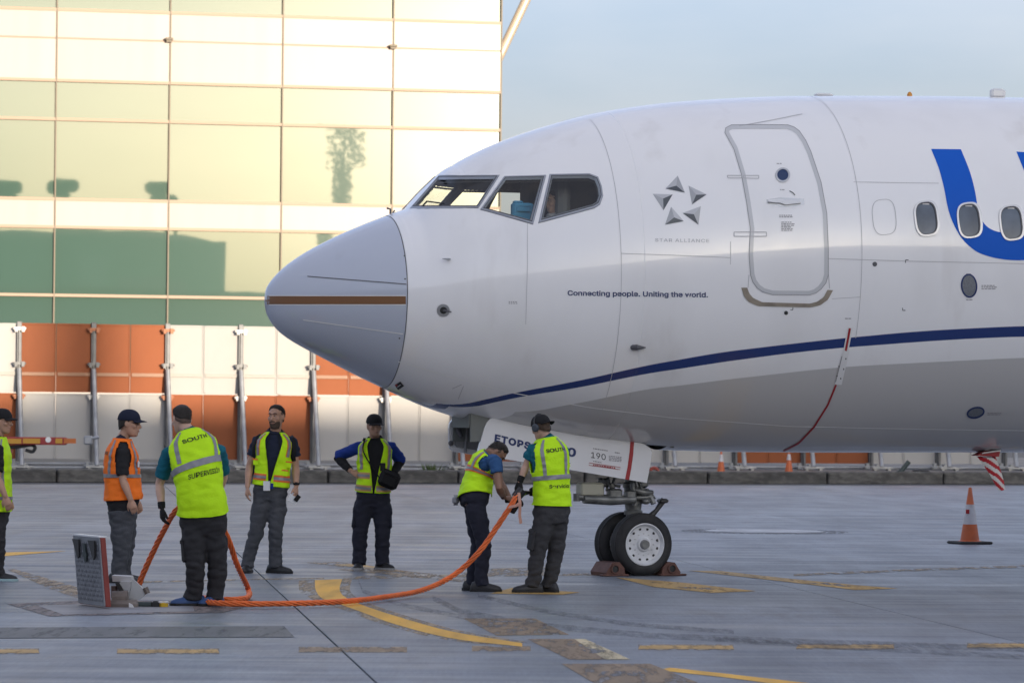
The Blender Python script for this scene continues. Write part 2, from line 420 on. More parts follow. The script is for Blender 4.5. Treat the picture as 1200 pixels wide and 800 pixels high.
band('faint_line', [(930, 674.4), (1060, 669), (1230, 663.4)], [(930, 671.8), (1060, 666.4), (1230, 660.6)], p_tan, z=0.008)
# tyre tracks
for pts, w in (([(507, 700), (540, 716), (620, 731), (760, 744), (960, 752), (1220, 760)], 7), ([(560, 697), (640, 716), (740, 731), (860, 740)], 5), ([(420, 680), (425, 692), (470, 708), (560, 726)], 5),
               ([(830, 748), (980, 757), (1220, 770)], 6)):
    band('tyre_track', [(x, y + w / 2) for x, y in pts], [(x, y - w / 2) for x, y in pts], p_trk)
mark('trench_cover', [(-60, 747.4), (0, 747), (345, 745.7), (333, 733), (0, 734.5), (-60, 735)], m_trench)
mark('pit_frame', [(8, 707), (58, 721.5), (262, 717), (300, 708), (262, 703.5), (96, 703)], p_rust)
mark('pit_plate', [(44, 709), (74, 719.5), (228, 715.5), (225, 706.5), (108, 707)], m_plate, z=0.008)
hc = gp(896, 622.5); hb = MB()
hb.lathe([(0, 0.92), (0.012, 0.92), (0.016, 0.88), (0.016, 0.02)], hc, (0, 0, 1), 40)
props(hb.build('pit_cover', mat('pale_pit_cover', (0.40, 0.41, 0.43), 0.5, 0.1, var=0.3, vscale=3)), kind='structure')
hb = MB(); hb.lathe([(0, 1.3), (0.004, 1.3), (0.004, 0.93)], hc, (0, 0, 1), 40, cap=False)
props(hb.build('pit_cover_rim', p_blk), kind='structure')

# ---- kerb of old concrete blocks, the service strip behind it, the gutter before it
KA, KB = gp(60, 565.6), gp(1100, 567.4)
kd = (KB - KA); kd.z = 0; klen = kd.length; kd.normalize(); kn = V(kd.y, -kd.x, 0)          # kn faces the camera
KH = 0.36
m_kerb = mat('weathered_kerb_concrete', (0.075, 0.073, 0.071), 0.85, var=0.35, vscale=2.2, dirt=(0.17, 0.165, 0.155), dscale=3.5, damt=0.75, bump=0.5, bscale=14, stretch=(1, 1, 2.5), rand=0.15)
kerb = MB(); kerb.box(KA + kd * (klen / 2) - kn * 0.32 + V(0, 0, 0.13), (60, 0.3, 0.3), (kd, kn, V(0, 0, 1)))
kerb = props(kerb.build('kerb', mat('kerb_core', (0.05, 0.05, 0.05), 0.9)), kind='structure')
kbm = MB(); kbm.box((0, 0, KH / 2), (3.70, 0.45, KH), bev=0.03); kb_me = kbm.mesh('kerb_block', m_kerb)
def kx(px): return (on_plane(px, 560, KA, kn) - KA).dot(kd)
k0 = kx(830); kstep = kx(992) - k0
kstep = 3.76
random.seed(3)
for i in range(-8, 8):
    c = KA + kd * (k0 + (i + .5) * kstep) - kn * (0.24 + random.uniform(-.015, .015)); c.z = random.uniform(-.008, .004)
    inst('kerb_block', kb_me, c, (0, 0, atan2(kd.y, kd.x) + random.uniform(-.004, .004)), kerb)
gut = MB(); a, b_ = KA - kd * 22, KA + kd * (klen + 22)
gut.add([a + kn * 1.9 + V(0, 0, .006), b_ + kn * 1.9 + V(0, 0, .006), b_ + V(0, 0, .006), a + V(0, 0, .006)], [(0, 1, 2, 3)])
props(gut.build('gutter', mat('gutter_asphalt', (0.085, 0.086, 0.09), 0.8, var=0.25, vscale=2, world=True)), kind='structure')

# fence line
FY = radians(13); fd = V(cos(FY), sin(FY), 0); fn = V(sin(FY), -cos(FY), 0)
def zbase(X): return 0.15 + (X + 12) / 26 * 0.11
FP = at(150, 549, 115.0); FP.z = 0
def fpt(px, py): return on_plane(px, py, FP, fn)
vg = MB()
rows = []
for k in range(13):
    s_ = -30 + 6 * k
    p = KA + kd * (klen / 2 + s_) - kn * 0.46; q = FP + fd * (12 + s_); r = q - fn * 40
    vg.v += [V(p.x, p.y, 0.10), V(q.x, q.y, zbase(q.x)), V(r.x, r.y, zbase(q.x))]
for k in range(12):
    for j in range(2): vg.f.append((k * 3 + j, k * 3 + 3 + j, k * 3 + 4 + j, k * 3 + 1 + j))
vg.m = [0] * len(vg.f)
props(vg.build('service_strip', mat('service_strip_concrete', (0.17, 0.17, 0.175), 0.85, var=0.25, vscale=1.2, world=True)), kind='structure')

# ---- blast fence: two rows of ribbed panels in rust orange and white on raking steel posts
m_or = mat('orange_panel', (0.25, 0.070, 0.021), 0.75, var=0.12, vscale=1.5, dirt=(0.15, 0.05, 0.025), dscale=1.6, damt=0.35, stretch=(1, 1, .35), rand=0.09)
m_wh = mat('white_panel', (0.385, 0.378, 0.372), 0.75, var=0.06, vscale=1.5, dirt=(0.30, 0.285, 0.27), dscale=1.6, damt=0.3, stretch=(1, 1, .35), rand=0.05)
m_post = mat('galvanised_steel', (0.30, 0.31, 0.33), 0.5, 0.6, var=0.2, vscale=3)
m_post2 = mat('dark_steel', (0.14, 0.145, 0.155), 0.55, 0.4, var=0.2, vscale=3)
m_clamp = mat('pale_clamp', (0.55, 0.54, 0.52), 0.5, 0.2)
m_rclamp = mat('rust_clamp', (0.35, 0.13, 0.06), 0.6)
s100, s280 = (fpt(108.7, 460) - FP).dot(fd), (fpt(281, 460) - FP).dot(fd)
BAY = (s280 - s100) / 2
zt_ = fpt(200, 380.6).z; zm_ = fpt(200, 461.2).z; zb_ = fpt(200, 538).z
fence = empty('blast_fence', (FP.x, FP.y, 0), 'tall jet blast fence of orange and white panels on raking steel posts behind the kerb', 'fence')
def panel_mesh(name, w, h, m, rail):
    b = MB(); b.box((0, 0, h / 2), (w, 0.05, h), bev=0.012)
    for sx_ in (-1, 1): b.box((sx_ * (w / 2 - 0.02), -0.035, h / 2), (0.035, 0.03, h - 0.02))
    b.box((0, -0.035, 0.025), (w - .09, 0.03, 0.045)); b.box((0, -0.035, h - 0.025), (w - .09, 0.03, 0.045))
    return b.mesh(name, m)
pw = BAY / 2
H1, H2 = zt_ - zm_ - 0.02, zm_ - zb_ - 0.02
PM = {(r, c): panel_mesh('fence_panel', pw - 0.012, (H1, H2)[r], (m_or, m_wh)[c], r == 0) for r in (0, 1) for c in (0, 1)}
rb = MB(); nr = 22
for i in range(nr): rb.box(((i + .5) / nr * (pw - .1) - (pw - .1) / 2, -0.05, 0), ((pw - .1) / nr * .62, 0.05, 0.11))
rb.box((0, -0.035, 0), (pw - .1, 0.03, 0.07))
RM = {0: rb.mesh('rail', mat('orange_rail', (0.30, 0.15, 0.085), 0.5)), 1: rb.mesh('rail', mat('white_rail', (0.36, 0.34, 0.32), 0.5))}
pb = MB(); PH = zt_ - zb_ + 0.12
pb.box((0, -0.09, PH / 2), (0.15, 0.14, PH), bev=.01); pb.box((0, -0.19, PH / 2 - .1), (0.05, 0.08, PH - .2))
post_me = pb.mesh('post', m_post2)
bb = MB(); bb.tube([V(0, -0.22, PH * .70), V(0.02, -1.15, 0.05)], 0.075, 10); bb.box((0.02, -1.15, 0.02), (0.7, .3, 0.05)); bb.box((-.22, -1.15, -.03), (0.1, .2, .08)); bb.box((.24, -1.15, -.03), (0.1, .2, .08))
brace_me = bb.mesh('brace', m_post)
cb = MB(); cb.box((0, -.2, 0), (0.34, .16, .09)); cb.box((.1, -.3, -.02), (.09, .1, .16)); cb.box((-.11, -.28, -.03), (.08, .08, .14)); cb.tube([V(-.2, -.24, 0), V(.2, -.24, 0)], .03, 8)
clamp_me = [cb.mesh('clamp', m_clamp), cb.mesh('clamp', m_rclamp), cb.mesh('clamp', m_post2)]
fb = MB(); fb.box((0, -.2, .06), (.5, .3, .05)); fb.box((-.16, -.2, .15), (.1, .18, .14)); fb.box((.18, -.25, .13), (.12, .16, .1)); fb.tube([V(-.3, -.3, .1), V(.3, -.3, .1)], .03, 8); fb.box((-.2, -.2, -.02), (.08, .08, .1)); fb.box((.2, -.2, -.02), (.08, .08, .1))
foot_me = fb.mesh('post_foot', mat('grey_foot', (0.33, 0.34, 0.35), 0.6, 0.3))
rz = (0, 0, FY)
for k in range(-3, 14):
    s0 = s100 + (k - 1) * BAY
    topc = 0 if (k // 2) % 2 == 0 else 1      # two orange-topped bays, then two white-topped
    if k == 0: pass
    kk = (k - 0)
    topc = [0, 0, 1, 1][kk % 4]
    for h in (0, 1):
        c = FP + fd * (s0 + (h + .5) * pw)
        inst('fence_panel', PM[0, topc], V(c.x, c.y, zm_ + .01 + random.uniform(-.008, .008)), (random.uniform(-.004, .004), random.uniform(-.003, .003), FY + random.uniform(-.006, .006)), fence)
        inst('fence_panel', PM[1, 1 - topc], V(c.x, c.y, zb_ + random.uniform(-.008, .004)), (random.uniform(-.004, .004), random.uniform(-.003, .003), FY + random.uniform(-.006, .006)), fence)
        inst('rail', RM[topc], V(c.x, c.y, zm_ + H1 * .27), rz, fence)
    q = FP + fd * (s0 + 2 * pw)
    zb = zbase(q.x)
    p_ = inst('post', post_me, V(q.x, q.y, zb_ - 0.08), rz, fence)
    inst('brace', brace_me, V(q.x, q.y, zb + .06), rz, fence)
    for j, (fz, ci) in enumerate(((PH * .93, 1 if topc == 0 else 0), (PH * .68, 2), (PH * .45, (0, 1, 0, 1)[kk % 4]))):
        inst('clamp', clamp_me[ci], V(q.x, q.y, zb_ + fz), rz, fence)
    inst('post_foot', foot_me, V(q.x, q.y, zb), rz, fence)
pr = MB()
for zz in (0.12, 0.24): pr.tube([FP + fd * -22 + V(0, 0, zz + .04) + fn * .12, FP + fd * 46 + V(0, 0, zz + .1) + fn * .12], 0.05, 8)
pr.build('base_rail', m_post, fence)

# ---- terminal with a glazed and panelled front, lit by the low sun
BY = radians(12); ba = V(cos(BY), sin(BY), 0); bn = V(sin(BY), -cos(BY), 0)
BP = at(585, 100, 152.0); BP.z = 0
def bpt(px, py): return on_plane(px, py, BP, bn)
def bs(px, py=200): return (bpt(px, py) - BP).dot(ba)
cols = [bs(x) for x in (64.5, 197.5, 329.5, 459)] + [bs(585.5)]
step = (cols[3] - cols[0]) / 3
cols = [cols[0] - 3 * step, cols[0] - 2 * step, cols[0] - step] + cols
def bz(y, x=330): return bpt(x, y).z
zr = [0.0, bz(440), bz(350), bz(271), bz(239), bz(146.7), bz(101.7), bz(53), bz(20), bz(-72), bz(-117), bz(-166)]
kinds = ['panel', 'glass', 'glass', 'panel', 'glass', 'glass', 'panel', 'panel', 'glass', 'glass', 'panel']
def facade_panel_mat():
    return mat('cream_metal_cladding', (0.36, 0.312, 0.292), 0.5, 0.0, var=0.05, vscale=0.5, dirt=(0.31, 0.265, 0.24), dscale=0.7, damt=0.3, stretch=(1.6, 1.6, .35), rand=0.04)
m_clad = facade_panel_mat(); m_clad.node_tree.nodes['Principled BSDF'].inputs['Coat Weight'].default_value = .04; m_clad.node_tree.nodes['Principled BSDF'].inputs['Coat Roughness'].default_value = .17
def glass_mat():
    m = bpy.data.materials.new('green_mirror_glazing'); m.use_nodes = True; n = m.node_tree; L = n.links; b = n.nodes['Principled BSDF']
    b.inputs['Base Color'].default_value = (0.052, 0.098, 0.080, 1); b.inputs['IOR'].default_value = 1.8; b.inputs['Roughness'].default_value = 0.015; b.inputs['Coat Weight'].default_value = 0.04; b.inputs['Coat Roughness'].default_value = 0.165
    t = n.nodes.new('ShaderNodeTexCoord'); q = n.nodes.new('ShaderNodeTexNoise'); q.inputs['Scale'].default_value = 0.5; q.inputs['Detail'].default_value = 2; L.new(t.outputs['Object'], q.inputs['Vector'])
    bp = n.nodes.new('ShaderNodeBump'); bp.inputs['Strength'].default_value = 0.010; bp.inputs['Distance'].default_value = 0.05; L.new(q.outputs['Fac'], bp.inputs['Height']); L.new(bp.outputs[0], b.inputs['Normal'])
    return m
m_glz = glass_mat()
m_mull = mat('bronze_mullion', (0.10, 0.08, 0.055), 0.5, 0.1)
m_trans = mat('peach_transom', (0.30, 0.20, 0.14), 0.5, 0.0)
tb = empty('terminal_building', BP, 'sunlit terminal front of cream cladding and green mirror glass beyond the blast fence', 'building')
bax = (ba, bn, V(0, 0, 1))
b = MB(); L_, R_ = cols[0] - .3, cols[-1]
b.box(BP + ba * ((L_ + R_) / 2) - bn * 12.2 + V(0, 0, zr[-1] / 2), (R_ - L_ - .02, 24, zr[-1] - .05), bax); b.build('wall', mat('terminal_core', (0.45, 0.43, 0.40), 0.7), tb)
rf = MB(); rf.box(BP + ba * ((L_ + R_) / 2 + 3) - bn * 11 + V(0, 0, zr[-1] + .35), (R_ - L_ + 8, 28, .6), bax); rf.build('roof', mat('roof_edge', (0.5, 0.47, 0.42), 0.6), tb)
pc = {}
for i in range(len(cols) - 1):
    for j, kd_ in enumerate(kinds):
        w_, h_ = cols[i + 1] - cols[i], zr[j + 1] - zr[j]
        key = (round(w_, 2), j)
        if key not in pc:
            q = MB()
            if kd_ == 'panel': q.box((0, -.06, 0), (w_ - .05, .12, h_ - .05), bev=.015)
            else: q.box((0, 0, 0), (w_ - .05, .05, h_ - .08))
            pc[key] = q.mesh('cladding_panel' if kd_ == 'panel' else 'pane', m_clad if kd_ == 'panel' else m_glz)
        c = BP + ba * ((cols[i] + cols[i + 1]) / 2) + bn * 0.03 + V(0, 0, (zr[j] + zr[j + 1]) / 2)
        inst('cladding_panel' if kd_ == 'panel' else 'window_pane', pc[key], c, (random.uniform(-.002, .002), 0, BY + random.uniform(-.003, .003)), tb)
for i, c_ in enumerate(cols):
    q = MB(); q.box(BP + ba * c_ + bn * .12 + V(0, 0, zr[-1] / 2), (.055, .16, zr[-1] - .1), bax); q.build('mullion', m_mull, tb)
for j, z in enumerate(zr[1:-1], 1):
    q = MB(); hgt = .115 if kinds[j] != kinds[j - 1] or kinds[j] == 'glass' else .05
    q.box(BP + ba * ((L_ + R_) / 2) + bn * .10 + V(0, 0, z), (R_ - L_ - .02, .19 if hgt > .1 else .09, hgt), bax); q.build('transom', m_trans, tb)
for px, py in ((197, 47), (459, 55)):
    q = MB(); p = bpt(px, py) + bn * .3; q.box(p, (.32, .3, .1), bax, bev=.02); q.box(p + V(0, 0, -.08), (.22, .2, .08), bax); q.build('security_lamp', m_mull, tb)
sp = MB(); p0 = bpt(586, 80) - bn * 1.5; p1 = bpt(690, -142) - bn * 1.5
sp.tube([p0, p1], .19, 14); sp.build('roof_strut', mat('tan_strut', (0.45, 0.38, 0.30), 0.45, 0.2), tb)

# ---- what stands behind the photographer: it shades the apron and shows in the mirror glass and the paintwork
ob_ = empty('gate_building', V(0, -15, 0), 'long low gate building with dark window bands behind the photographer', 'building')
q = MB(); q.box((10, -28, 6.35), (330, 26, 12.7)); q.build('wall', mat('gate_wall', (0.62, 0.61, 0.60), 0.7, var=.1, vscale=.3), ob_)
q = MB(); q.box((10, -27, 12.87), (332, 30, 0.34)); q.build('roof', mat('gate_roof', (0.3, 0.3, 0.31), 0.7), ob_)
for z, h in ((2.2, 2.4), (7.5, 2.2)):
    for k in range(22):
        if k == 0: w_me = {}
        if z not in w_me:
            t_ = MB(); t_.box((0, 0, 0), (13.2, .12, h)); w_me[z] = t_.mesh('window', mat('gate_glass', (0.05, 0.07, 0.08), 0.08))
        inst('window', w_me[z], V(-150 + k * 14.6, -14.97, z + h / 2 - .4), (0, 0, 0), ob_)
def refl(px, py, Y):
    """point at depth Y behind the camera that the terminal glass shows at this picture point"""
    p = bpt(px, py); d = (p - CAM).normalized(); r = d - bn * 2 * d.dot(bn); return p + r * ((Y - p.y) / r.y)
gx0, gx1 = refl(262, 300, -52).x, refl(-200, 300, -52).x
gz = refl(130, 276, -52).z
hg = empty('hangar', V((gx0 + gx1) / 2, -60, 0), 'green clad hangar standing behind the gate building', 'building')
q = MB(); q.box(((gx0 + gx1) / 2, -62, gz / 2), (gx1 - gx0, 20, gz)); q.build('wall', mat('green_hangar_cladding', (0.22, 0.50, 0.40), 0.6, var=.15, vscale=.4), hg)
for k in range(9):
    q = MB(); x_ = gx0 + (gx1 - gx0) * (.04 + .115 * k); q.box((x_ + 2.2 + .6 * (k % 3), -51.9, gz * (.30 + .05 * (k % 4))), (3.0 + 1.6 * (k % 3), .25, gz * (.6 + .1 * (k % 4))), bev=.03)
    q.build('hangar_door', mat(('pale_teal_door', 'dark_green_door', 'grey_door')[k % 3], ((.45, .70, .60), (.06, .16, .12), (.40, .44, .45))[k % 3], .6), hg)
q = MB(); q.prism([V(gx0 - 1, -52.5, gz), V(gx0 - 1, -72, gz), V(gx0 - 1, -62, gz + 1.1)], V(gx1 - gx0 + 2, 0, 0)); q.build('roof', mat('hangar_roof', (0.2, 0.26, 0.24), 0.6), hg)
q = MB()
m_mast = mat('mast_steel', (0.10, 0.14, 0.11), 0.6)
for px, py, wpx, lb in ((78, 213, 60, 'wide headed light mast mirrored at the left of the terminal glass'), (203, 217, 32, 'small light mast mirrored in the second bay of glass'), (0, 212, 34, 'light mast mirrored at the very edge of the glass')):
    t_ = refl(px, py, -150); k = (t_ - refl(px + 10, py, -150)).length / 10
    mm = empty('light_mast', V(t_.x, t_.y, 0), lb, 'light mast')
    q = MB(); q.tube([V(t_.x, t_.y, 0), V(t_.x, t_.y, t_.z - .3)], [.35, .2], 10); q.build('pole', m_mast, mm)
    q = MB(); q.box((t_.x, t_.y, t_.z - 1.0), (wpx * k, 1.5, 1.6), bev=.4); q.box((t_.x, t_.y, t_.z - 2.2), (wpx * k * .7, 1.2, .8), bev=.3); q.build('lamp_head', m_mast, mm)
def leafy_tree(px, py, Y, label):
    t_ = refl(px, py, Y); base = V(t_.x, Y, 0); hgt = t_.z
    r = empty('tree', base, label, 'tree'); q = MB()
    q.tube(spline([base, base + V(.3, 0, hgt * .4), base + V(-.1, .2, hgt * .75), base + V(.3, 0, hgt * .95)], 10), [.45 - .033 * i for i in range(10)], 8)
    for a in range(5):
        z = hgt * (.6 + .07 * a); q.tube([base + V(0, 0, z), base + V(cos(a * 2.4) * 1.1, sin(a * 2.4) * 1.1, z + 1)], [.12, .04], 6)
    q.build('trunk', mat('bark', (0.12, 0.09, 0.07), .9), r); q = MB(); rnd = random.Random(5)
    for i in range(1600):
        z = rnd.uniform(.35, 1.0); rad = (2.6 if z > .85 else 1.2) * sqrt(rnd.random()); a = rnd.uniform(0, 6.3)
        c = base + V(cos(a) * rad + (.5 if z > .85 else 0), sin(a) * rad, hgt * z); d1 = V(rnd.gauss(0, 1), rnd.gauss(0, 1), rnd.gauss(0, 1)).normalized(); d2 = d1.orthogonal().normalized()
        q.add([c + d1 * .4, c + d2 * .16, c - d1 * .4, c - d2 * .16], [(0, 1, 2, 3)])
    q.build('crown', mat('leaves', (0.06, 0.10, 0.04), .7, var=.3, vscale=1), r, clean=False)
leafy_tree(397, 153, -150, 'slender leafy tree mirrored in the fourth bay of terminal glass')

# ================================================================== THE AIRLINER
TH = radians(16); AT = V(cos(TH), sin(TH), 0); AN = V(sin(TH), -cos(TH), 0); AZ = V(0, 0, 1)   # aft, port, up
A0 = gp(748, 674) - AN * 0.20                   # ground point between the nose wheels
NOSE = A0 - AT * 4.1646                         # the nose tip stands over this point
TOPC = [(0.0, 2.943), (0.018, 3.069), (0.063, 3.145), (0.163, 3.261), (0.325, 3.395), (0.493, 3.498), (0.715, 3.617), (0.903, 3.705), (1.091, 3.791), (1.28, 3.861), (1.406, 3.912), (1.556, 3.965), (1.721, 4.15), (1.896, 4.323), (1.975, 4.394), (2.07, 4.45), (2.23, 4.548), (2.422, 4.638), (2.614, 4.729), (2.807, 4.796), (2.965, 4.857), (3.227, 4.939), (3.585, 5.046), (4.036, 5.132), (4.489, 5.202), (5.037, 5.256), (5.682, 5.306), (6.333, 5.334), (7.832, 5.378), (8.793, 5.391), (14, 5.40), (18, 5.36), (24, 5.1)]
BOTC = [(0.0, 2.943), (0.027, 2.802), (0.083, 2.701), (0.177, 2.597), (0.303, 2.515), (0.429, 2.444), (0.617, 2.357), (0.854, 2.236), (1.072, 2.132), (1.297, 2.034), (1.488, 1.949), (1.647, 1.871), (1.836, 1.806), (2.063, 1.734), (2.172, 1.699), (2.77, 1.575), (3.55, 1.45), (4.357, 1.375), (5.232, 1.355), (6.239, 1.354), (8.816, 1.37), (14, 1.4), (18, 1.6), (24, 2.6)]
WX = [0, .02, .08, .2, .4, .7, 1.0, 1.5, 2.0, 2.5, 3.0, 3.5, 4.0, 4.5, 5.0, 5.6, 6.3, 7, 16, 24]; WY = [0, .09, .2, .34, .51, .70, .86, 1.07, 1.24, 1.38, 1.50, 1.60, 1.68, 1.745, 1.795, 1.84, 1.872, 1.88, 1.88, 1.3]
ZX = [0, 1.5, 3, 4.5, 6, 7, 24]; ZY = [2.943, 3.0, 3.13, 3.33, 3.48, 3.5, 3.7]
def smooth_interp(xs, ys, x, r):
    # average of linear interpolation over a small window: no creases between the measured stations
    t = np.linspace(-1, 1, 9); return float(np.mean(np.interp(x + t * r, xs, ys)))
_tx, _ty = np.array(TOPC).T; _bx, _by = np.array(BOTC).T
def prof(x):
    r = min(0.22, x * .35)
    r1 = r if not 1.4 < x < 2.05 else 0.03
    zt = smooth_interp(_tx, _ty, x, r1); zb = smooth_interp(_bx, _by, x, r); w = smooth_interp(WX, WY, x, r); zm = smooth_interp(ZX, ZY, x, r)
    zm = min(max(zm, zb + .3 * (zt - zb)), zb + .7 * (zt - zb))
    return w, zt, zb, zm
_pc = {}
def S(x, ph, off=0.0):
    """hull point: x metres aft of the nose tip, ph angle from the crown (positive = port)"""
    k = round(x, 4)
    if k not in _pc: _pc[k] = prof(x)
    w, zt, zb, zm = _pc[k]
    c, s = cos(ph), sin(ph); h = (zt - zm) if c >= 0 else (zm - zb)
    p = NOSE + AT * x + AN * (w * s) + AZ * (zm + h * c)
    if off:
        n = AN * (s * h) + AZ * (c * w); p = p + n.normalized() * off
    return p
def xph(P):
    """station and angle of a world point on the hull"""
    d = P - NOSE; x = d.dot(AT); w, zt, zb, zm = prof(max(x, .001)); y = d.dot(AN); z = P.z - zm; h = (zt - zm) if z >= 0 else (zm - zb)
    return x, atan2(y / w, z / h)
# ray target: the whole hull, without openings
hx = [0.0008, .004, .012, .025, .045, .07] + [.1 + .03 * i for i in range(140)] + [4.3 + .1 * i for i in range(98)]
NPH = 120
hb = MB()
for x in hx:
    for k in range(NPH): hb.v.append(S(x, 2 * pi * k / NPH))
hull_f = [(i * NPH + k, i * NPH + (k + 1) % NPH, (i + 1) * NPH + (k + 1) % NPH, (i + 1) * NPH + k) for i in range(len(hx) - 1) for k in range(NPH)]
HB = BVHTree.FromPolygons([tuple(v) for v in hb.v], hull_f)
def hit(px, py):
    d = ray(px, py).normalized(); r = HB.ray_cast(CAM, d); return r[0]
def hx_(px, py):
    h = hit(px, py)
    return xph(h) if h else None
def on_hull(off):
    def f(px, py):
        q = hx_(px, py); return S(q[0], q[1], off) if q else None
    return f

plane = empty('airliner', (A0.x, A0.y, 0), 'white airliner with blue stripe, grey belly and open nose gear door', 'airliner')

# ---- paint
def hull_mat(name, base, belly=True, radome=False):
    m = bpy.data.materials.new(name); m.use_nodes = True; n = m.node_tree; L = n.links; b = n.nodes['Principled BSDF']
    geo = n.nodes.new('ShaderNodeTexCoord')
    def nz_(s, st, det=6):
        mp_ = n.nodes.new('ShaderNodeMapping'); mp_.inputs['Scale'].default_value = st; L.new(geo.outputs['Object'], mp_.inputs[0])
        q = n.nodes.new('ShaderNodeTexNoise'); q.inputs['Scale'].default_value = s; q.inputs['Detail'].default_value = det; L.new(mp_.outputs[0], q.inputs['Vector']); return q.outputs['Fac']
    def rng(f, a, b_, lo, hi):
        r = n.nodes.new('ShaderNodeMapRange'); r.inputs[1].default_value = a; r.inputs[2].default_value = b_; r.inputs[3].default_value = lo; r.inputs[4].default_value = hi; L.new(f, r.inputs[0]); return r.outputs[0]
    c = n.nodes.new('ShaderNodeMixRGB'); c.inputs[1].default_value = (*base, 1); c.inputs[2].default_value = (base[0] * .72, base[1] * .71, base[2] * .69, 1)
    L.new(rng(nz_(1.1, (1, 1, .5), 8), .5, .8, 0, .28), c.inputs[0]); col = c.outputs[0]
    st_ = n.nodes.new('ShaderNodeMixRGB'); st_.inputs[2].default_value = (base[0] * .70, base[1] * .67, base[2] * .64, 1); L.new(col, st_.inputs[1]); L.new(rng(nz_(1.5, (1.3, 1.3, .22), 5), .60, .82, 0, .5), st_.inputs[0]); col = st_.outputs[0]
    if belly:
        def attr(a):
            q = n.nodes.new('ShaderNodeAttribute'); q.attribute_name = a; g = n.nodes.new('ShaderNodeMath'); g.operation = 'GREATER_THAN'; g.inputs[1].default_value = 0; L.new(q.outputs['Fac'], g.inputs[0]); return g.outputs[0]
        for a, cc in (('belly', (0.54, 0.53, 0.525)), ('stripe', (0.012, 0.035, 0.165))):
            x = n.nodes.new('ShaderNodeMixRGB'); L.new(attr(a), x.inputs[0]); L.new(col, x.inputs[1]); x.inputs[2].default_value = (*cc, 1); col = x.outputs[0]
    L.new(col, b.inputs['Base Color'])
    L.new(rng(nz_(2.5, (1, 1, 1)), .3, .7, .16, .27), b.inputs['Roughness'])
    b.inputs['Coat Weight'].default_value = .6; b.inputs['Coat Roughness'].default_value = .05
    bp = n.nodes.new('ShaderNodeBump'); bp.inputs['Strength'].default_value = .11; bp.inputs['Distance'].default_value = .02
    L.new(nz_(2.4, (1, 1, .5), 2), bp.inputs['Height']); L.new(bp.outputs[0], b.inputs['Normal'])
    return m
m_hull = hull_mat('white_aircraft_paint', (0.86, 0.86, 0.87))
m_radome = hull_mat('grey_radome_paint', (0.47, 0.51, 0.60), belly=False)
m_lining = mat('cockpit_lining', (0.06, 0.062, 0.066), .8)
m_seam = mat('panel_seam', (0.47, 0.47, 0.49), .6)
m_dseam = mat('dark_seam', (0.10, 0.10, 0.11), .6)
m_lseam = mat('pale_trim_and_glint', (0.80, 0.80, 0.79), .5)
m_metal = mat('bare_metal', (0.55, 0.56, 0.57), .32, .9)
m_frame = mat('window_frame_metal', (0.34, 0.36, 0.40), .38, .55)
m_blk = mat('black_rubber', (0.02, 0.02, 0.021), .55)
m_navy = mat('navy_lettering', (0.012, 0.03, 0.13), .4)
m_blue = mat('bright_blue_lettering', (0.002, 0.10, 0.54), .6, spec=.25)

# livery boundaries in hull coordinates, read off the photograph
def curve_px(pts): 
    out = [hx_(*p) for p in pts]; out = sorted(q for q in out if q); a = np.array(out); return a[:, 0], a[:, 1]
SU = curve_px([(508, 475.4), (526.7, 473.7), (560, 467.5), (593, 461), (626.7, 454.7), (660, 449), (741.7, 430.3), (833, 414), (925, 402.8), (994, 396), (1063, 389), (1130, 385), (1200, 381.7)])
SL = curve_px([(522, 479), (540, 477), (576.7, 470), (610, 463), (660, 456.5), (741.7, 439.4), (833, 425.7), (925, 413.3), (994, 407), (1063, 401.4), (1130, 397), (1200, 394)])
BU = curve_px([(600, 486), (626.7, 480), (660, 474.5), (741.7, 457), (833, 446.5), (925, 436), (1016.7, 428), (1100, 423.8), (1200, 418.8)])
def bnd(c, x): 
    if x < c[0][0]: return c[1][0] + (c[0][0] - x) * 1.2
    t = np.linspace(-1, 1, 9) * .3; return float(np.mean(np.interp(np.maximum(x + t, c[0][0]), c[0], c[1])))
# ---- hull skin, cockpit windows and gear well left open
W1 = [(484.2, 241.7), (513.3, 208.3), (580.8, 207.8), (559.2, 241.2)]
W2 = [(592.5, 209.2), (635.8, 208.3), (622.5, 258.7), (567.5, 243.7)]
W3 = [(646.7, 207.2), (690, 206.7), (698.5, 210), (702, 219), (703.4, 229), (700.5, 237), (695, 240.5), (635.3, 256.7)]
def dens(poly, n=14):
    out = []
    for i in range(len(poly)):
        a, b2 = Vector(poly[i]), Vector(poly[(i + 1) % len(poly)])
        for j in range(n): out.append(tuple(a.lerp(b2, j / n)))
    return out
def wpoly(pts):
    return [Vector(((q[0]), q[1])) for q in (hx_(*p) for p in dens(pts, 8 if len(pts) < 6 else 4))]
WP = [wpoly(w) for w in (W1, W2, W3)]
def inside(p, poly):
    c = False; n = len(poly); x, y = p
    for i in range(n):
        a, b_ = poly[i], poly[(i + 1) % n]
        if (a[1] > y) != (b_[1] > y) and x < (b_[0] - a[0]) * (y - a[1]) / (b_[1] - a[1]) + a[0]: c = not c
    return c
RW = 1.25                                       # metres per radian round the cockpit
